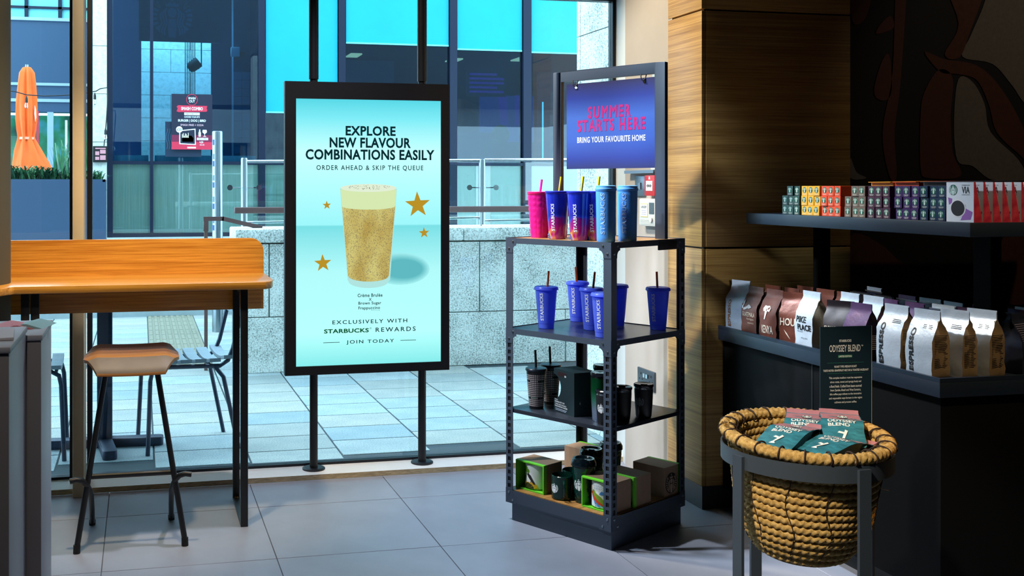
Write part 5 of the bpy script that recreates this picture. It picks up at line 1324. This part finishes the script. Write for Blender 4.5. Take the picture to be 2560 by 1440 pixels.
bag_draw(t, [[(-.030,.050),(-.022,.034),(-.018,.036)], [(-.022,.034),(-.006,.014),(-.018,.036)]], 'leaf_drawing', CRM)
t = bag('silver2', 'pale silver bag with bold black serif lettering beside the black-topped bag', 2.352, 3.325, L90+.02); bt(t, 'PIKE', .055, .022, -.010, .100, DKI, .05); bt(t, 'PLACE', .072, .022, .006, .072, DKI, .05); bt(t, 'ROAST', .034, .005, -.014, .056, DKI, .0); bt(t, 'WHOLE BEAN', .036, .004, .008, .034, DKI, .0)
t = bag('black', 'nearly black coffee bag with a fine copper line behind the card sign', 2.372, 3.195, L90+.55); bt(t, 'SUMATRA', .060, .011, -.012, .088, CRM, .02); small_print(t, 8, .07, .05, 0, .02, CRM); small_print(t, 1, .085, .006, 0, .078, COP)
t = bag('plum', 'plum coffee bag standing behind the top of the card sign', 2.362, 3.075, L90+.1); bt(t, 'CAFFÈ VERONA', .076, .013, .0, .060, CRM, .02); small_print(t, 8, .05, .05, 0, .03, CRM, 1)
for n, (kd, x, y, r_) in enumerate((('silver', 2.352, 2.895, L90+.10), ('silver2', 2.352, 2.762, L90+.12))):
    t = bag(kd, ('silver bag with upright black lettering just right of the card sign', 'silver bag with gold side at the near corner of the counter')[n], x, y, r_); bt(t, 'ESPRESSO', .130, .017, -.026, .078, (DKI, DKI)[n], .05, True); small_print(t, 20, .052, .10, 0, .025, DKI, 1); small_print(t, 3, .04, .014, .02, .140, DKI)
for n, (x, y) in enumerate(((2.432, 2.742), (2.520, 2.732))):
    t = bag(('silver','silver2')[n], ('gold-sided silver bag second from the near counter corner', 'gold-sided silver bag third from the near counter corner')[n], x, y, L90+.22); bt(t, 'O', .014, .015, -.026, .120, COP, .03); small_print(t, 20, .052, .10, 0, .025, DKI, 1); small_print(t, 3, .04, .014, .02, .140, DKI)
t = bag('dark', 'charcoal bag with printed lines cut by the right edge of the picture', 2.660, 2.740, .35); small_print(t, 22, .085, .13, 0, .02, M('pale_violet_ink',(120,120,150),.5))
# second and third rows, tops showing behind the front row
rows = [('brown','brown bag in the second row behind the bird bag',2.445,3.70,0), ('brown2','brown bag in the second row behind the elephant bag',2.450,3.585,0), ('brown','brown bag in the second row behind the turned brown bag',2.452,3.470,0), ('brown2','brown bag in the third row behind the elephant bag',2.545,3.640,0), ('brown','brown bag in the third row behind the turned brown bag',2.548,3.520,0),
        ('silver','silver bag in the second row behind the black-topped bag',2.455,3.255,0), ('silver2','silver bag in the second row between plum bags',2.460,3.140,0), ('plum','plum bag in the second row with its seal folded flat',2.450,3.005,0), ('plum','plum bag in the third row behind the silver ones',2.545,3.170,0), ('brown2','brown bag in the third row behind the pale silver bag',2.548,3.400,0), ('plum','plum bag in the third row near the middle post',2.552,3.055,0),
        ('silverdark','dark bag with a silver clipped top in the third row',2.560,2.935,1), ('plumdark','dark bag with a violet clipped top in the third row',2.575,2.845,1), ('dark','charcoal bag in the second row behind the corner bags',2.465,2.880,0), ('silver','silver bag in the second row behind the near corner bag',2.440,2.840,0) ]
rows = [r for r in rows if r[1] != 'silver bag in the second row behind the near corner bag']
for kd, lab, x, y, tie in rows:
    t = bag(kd, lab, x, y, L90+random.uniform(-.1,.1), tie=bool(tie))
back = [('silverdark','silver clipped bag top in the back row, left of the near post',2.655,3.000), ('silverdark','silver clipped bag top in the back row, second left of the near post',2.660,3.110), ('plumdark','violet clipped bag top in the back row beside the near post',2.670,2.885), ('plumdark','violet clipped bag top in the back row, far from the near post',2.655,3.215),
        ('black','black bag top in the back row left of centre',2.650,3.330), ('black','black bag top at the far end of the back row',2.648,3.450), ('silverdark','dark bag with a pale blue top at the far end of the back row',2.745,3.50), ('silverdark','silver clipped bag top in the last row, right of the near post',2.755,2.80), ('plumdark','violet clipped bag top in the last row, right of the near post',2.690,2.765), ('silverdark','silver clipped bag top at the right edge, in front of the last row',2.790,2.690)]
for q, (kd, lab, x, y) in enumerate(back): bag(kd, lab, x, y, L90+random.uniform(-.12,.12), tie=True)

# ================================================================== rope basket with bags and card
BX, BY, BZ = 1.615, 2.310, .690
TL = Matrix.Rotation(.075, 4, 'X') @ Matrix.Rotation(-.01, 4, 'Y')
stand = thing('basket_stand', 'black steel ring stand holding the rope basket', 'stand', (BX,BY,0))
k = MB(); N = 64; R0, R1 = .196, .200
for q in range(N):
    a = 2*PI*q/N; 
    for R in (R0, R1):
        for z in (BZ-.062, BZ-.022): k.v.append((R*math.cos(a), R*math.sin(a), z))
for q in range(N):
    a = q*4; b_ = ((q+1) % N)*4
    for f_ in ((a,b_,b_+1,a+1),(a+2,a+3,b_+3,b_+2),(a+1,b_+1,b_+3,a+3),(a,a+2,b_+2,b_)): k.f.append(list(f_)); k.m.append(0)
k.build('ring_band', RACKM, stand, smooth=True)
for a in (math.radians(188), math.radians(273), math.radians(8), math.radians(92)):
    k = MB(); k.box(-.016,.016,-.004,.004,0,BZ-.03); k.xf(Matrix.Rotation(a+PI/2,4,'Z')); k.xf(Matrix.Translation((.204*math.cos(a), .204*math.sin(a), 0))).build('leg', RACKM, stand)
ROPE = bpy.data.materials.new('manila_rope'); ROPE.use_nodes = True; nt = ROPE.node_tree; b = nt.nodes['Principled BSDF']; b.inputs['Roughness'].default_value = .85
f = noise(nt, coords(nt), 90, 4, .7); nt.links.new(ramp(nt, f, [(.3, rgb(136,104,52)), (.5, rgb(186,152,88)), (.72, rgb(220,190,128))]), b.inputs['Base Color']); bump(nt, f, b, .4, .003)
basket = thing('rope_basket', 'round coiled rope basket with dark bindings in a ring stand', 'basket', (BX,BY,BZ))
def rope_ring(R, z, r, seg=260, n=12, twist=.016, hand=1):
    k = MB(); vs = []; turns = max(3, round(2*PI*R/twist/3))
    for i in range(seg):
        a = 2*PI*i/seg; c_ = Vector((R*math.cos(a), R*math.sin(a), z)); o_ = Vector((math.cos(a), math.sin(a), 0))
        for q in range(n):
            p = 2*PI*q/n; rr = r*(1+.16*math.cos(3*p-hand*3*turns*a/1.0*.999999+0)) if True else r
            vs.append(c_+o_*(rr*math.cos(p))+Vector((0,0,rr*math.sin(p))))
    k.add(vs, [(i*n+q, ((i+1) % seg)*n+q, ((i+1) % seg)*n+(q+1) % n, i*n+(q+1) % n) for i in range(seg) for q in range(n)])
    return k
rings_ = [(.214, .006, .0130)]+[(.194-.0002*q*q*1.0, -.018-q*.0185, .0098) for q in range(14)]
def bask_R(q): 
    z = q*.0185; return .173-.034*(z/.26)-.040*max(0,(z-.16)/.11)**2
coils = [(.190, .004, .0130)]+[(bask_R(q), -.016-q*.0185, .0105) for q in range(15)]
for R, z, r in coils: rope_ring(R, z, r).xf(TL).build('rope_coil', ROPE, basket, smooth=60)
rope_ring(.176, .004, .0095).xf(TL).build('rope_coil', ROPE, basket, smooth=60)
MB().lathe([(.100,-.292),(.095,-.286),(0,-.286)], 40).xf(TL).build('basket_floor', ROPE, basket)
BND = M('dark_brown_cord', (44,28,26), .7)
for q in range(22):
    a = 2*PI*q/22+.1; k = MB(); pts = []
    for i in range(14): p = 2*PI*i/14; pts.append((.183*math.cos(a)+(.0225*math.cos(p))*math.cos(a), .183*math.sin(a)+(.0225*math.cos(p))*math.sin(a), .004+.0155*math.sin(p)))
    k.tube(pts, .0022, 6, True).xf(TL).build('binding', BND, basket, smooth=True)
for q in range(12):
    a = 2*PI*q/12+.22; k = MB(); pts = [((bask_R(i)+.0110+(.0012 if i % 2 else 0))*math.cos(a+.05*math.sin(i*.8)+i*.006), (bask_R(i)+.0110)*math.sin(a+.05*math.sin(i*.8)+i*.006), -.016-i*.0185) for i in range(15)]
    k.tube(pts, .0012, 5).xf(TL).build('stitch', BND, basket)
    if q % 2 == 0:
        pts = [((bask_R(i)-.0112)*math.cos(a), (bask_R(i)-.0112)*math.sin(a), -.010-i*.0185) for i in range(7)]
        MB().tube(pts, .0022, 5).xf(TL).build('inner_tie', BND, basket)
random.seed(5); k = MB()
for q in range(900):                                   # loose rope fibres lining the basket
    a = random.uniform(0,2*PI); R = .152*math.sqrt(random.random()); L = random.uniform(.015,.04); d = Vector((random.uniform(-1,1),random.uniform(-1,1),random.uniform(-.3,.6))).normalized()*L
    p = Vector((R*math.cos(a), R*math.sin(a), -.105+random.uniform(-.01,.015))); n_ = d.cross(Vector((0,0,1))).normalized()*.0007
    k.add([p-n_, p+n_, p+d+n_, p+d-n_], [(0,1,2,3)])
k.lathe([(.0,-.118),(.155,-.112)], 30); tag(k.build('raffia_filling', ROPE, basket), kind='stuff')
k = MB(); random.seed(9)
for q in range(26): a = random.uniform(0,2*PI); p = Vector((-.182,.05,.016)); d = Vector((math.cos(a)*.4-.3, .2*math.sin(a), 1)).normalized()*random.uniform(.015,.03); k.tube([p, p+d*.6, p+d+Vector((random.uniform(-.006,.006),0,-.004))], .0009, 4)
k.build('frayed_end', ROPE, basket)
# bags lying in the basket
BM['blend'] = bag_mesh('o', .094,.058,.190, [TEALF, TEALD, PINKF], 12)
def blend_bag(label, x, y, z, yaw, pitch, roll=0):
    t = thing('blend_bag', label, 'coffee bag', (BX+x, BY+y, BZ+z), 0, 'coffee bags lying in the rope basket')
    t.rotation_euler = (Matrix.Rotation(yaw,4,'Z') @ Matrix.Rotation(pitch,4,'X') @ Matrix.Rotation(roll,4,'Y')).to_euler()
    link('pouch', BM['blend'], t); CUR[0] = 'o'
    k = MB()
    for i in range(6):
        for j in range(4):
            q_ = [(-.0455+.091*(i+a)/6, .112+.055*(j+b)/4) for a, b in ((0,0),(1,0),(1,1),(0,1))]; k.poly([(X, on_bag('o', X, Z, .0006), Z) for X, Z in q_])
    k.build('rose_panel', PINKF, t)
    bt(t, 'ODYSSEY', .066, .014, 0, .100, WHITE, .04); bt(t, 'BLEND', .050, .014, -.008, .082, WHITE, .04)
    class P_:
        def __call__(s, a, b): return (.004+a, on_bag('o', .004+a, .132+b, .0014), .132+b)
        def raised(s, a, b): return (.004+a, on_bag('o', .004+a, .132+b, .0022), .132+b)
    emblem(t, .013, P_(), [M('emblem_green3',(20,84,84),.5), WHITE])
    bag_draw(t, [[(-.006,.022),(.000,.022),(.010,.056),(.004,.060)], [(-.014,.048),(.004,.042),(.006,.048),(-.010,.054)], [(-.012,.018),(.004,.018),(.000,.024),(-.006,.024)]], 'whale_drawing', WHITE)
blend_bag('teal bag with rose top lying at the left of the basket', -.118, -.038, -.040, -1.05, -1.25)
blend_bag('teal bag with rose top lying at the back, against the card sign', -.005, -.005, -.045, -.62, -1.15)
blend_bag('teal bag with rose top lying on the right, over its neighbour', .060, -.070, -.035, -.55, -1.15)
blend_bag('teal bag with rose top at the front of the basket, half sunk behind the rim', -.050, -.098, -.040, -1.25, -1.38)
# card sign
CARD = M('dark_teal_card', (16,40,54), .55); MINT = M('mint_rule', (50,120,104), .5)
t = thing('card_sign', 'tall dark teal card sign with white lettering standing in the rope basket', 'sign', (1.838, 2.455, .60), -.03)
MB().box(-.076,.076,-.0015,.0015,0,.338).build('card', CARD, t); MB().box(.0755,.0768,-.0018,.0018,0,.338).build('card_edge', M('raw_card_edge',(170,160,130),.7), t)
PC = lambda x, z_: front(x, z_, -.0024)
lettering(t, 'STARBUCKS', .036, .0066, PC(-.003,.300), WHITE, .05); lettering(t, 'ODYSSEY BLEND', .092, .0185, PC(-.004,.280), WHITE, .02); lettering(t, '™', .006, .004, PC(.047,.286), WHITE, .0)
MB().box(-.024,.018,-.0020,-.0014,.2545,.2625).build('limited_patch', M('green_patch',(24,110,86),.5), t); lettering(t, 'LIMITED EDITION', .038, .005, PC(-.003,.2585), WHITE, .03)
for z_ in (.241, .213): MB().box(-.055,.053,-.0020,-.0014,z_,z_+.0008).build('rule', MINT, t)
lettering(t, 'ROAST TYPE: MEDIUM ROAST', .066, .0056, PC(-.002,.2315), WHITE, .03); lettering(t, 'TASTE NOTES: GRAPEFRUIT NECTAR & TOASTED HAZELNUT', .134, .0056, PC(-.001,.2215), WHITE, .03)
for q, (s, w_) in enumerate((('This complex medium roast has expressive',.098), ('citrus notes, sweet and syrupy body and',.092), ('a floral finish. Crafted from beans sourced',.095), ('from Zambia, Brazil and West Sumatra,',.090), ('this coffee pays tribute to the innovative',.094), ('and responsible ways farmers in the region',.098), ('cultivate and process coffee.',.066))):
    lettering(t, s, w_, .0070, PC(-.002,.2010-q*.0108), WHITE, .02)
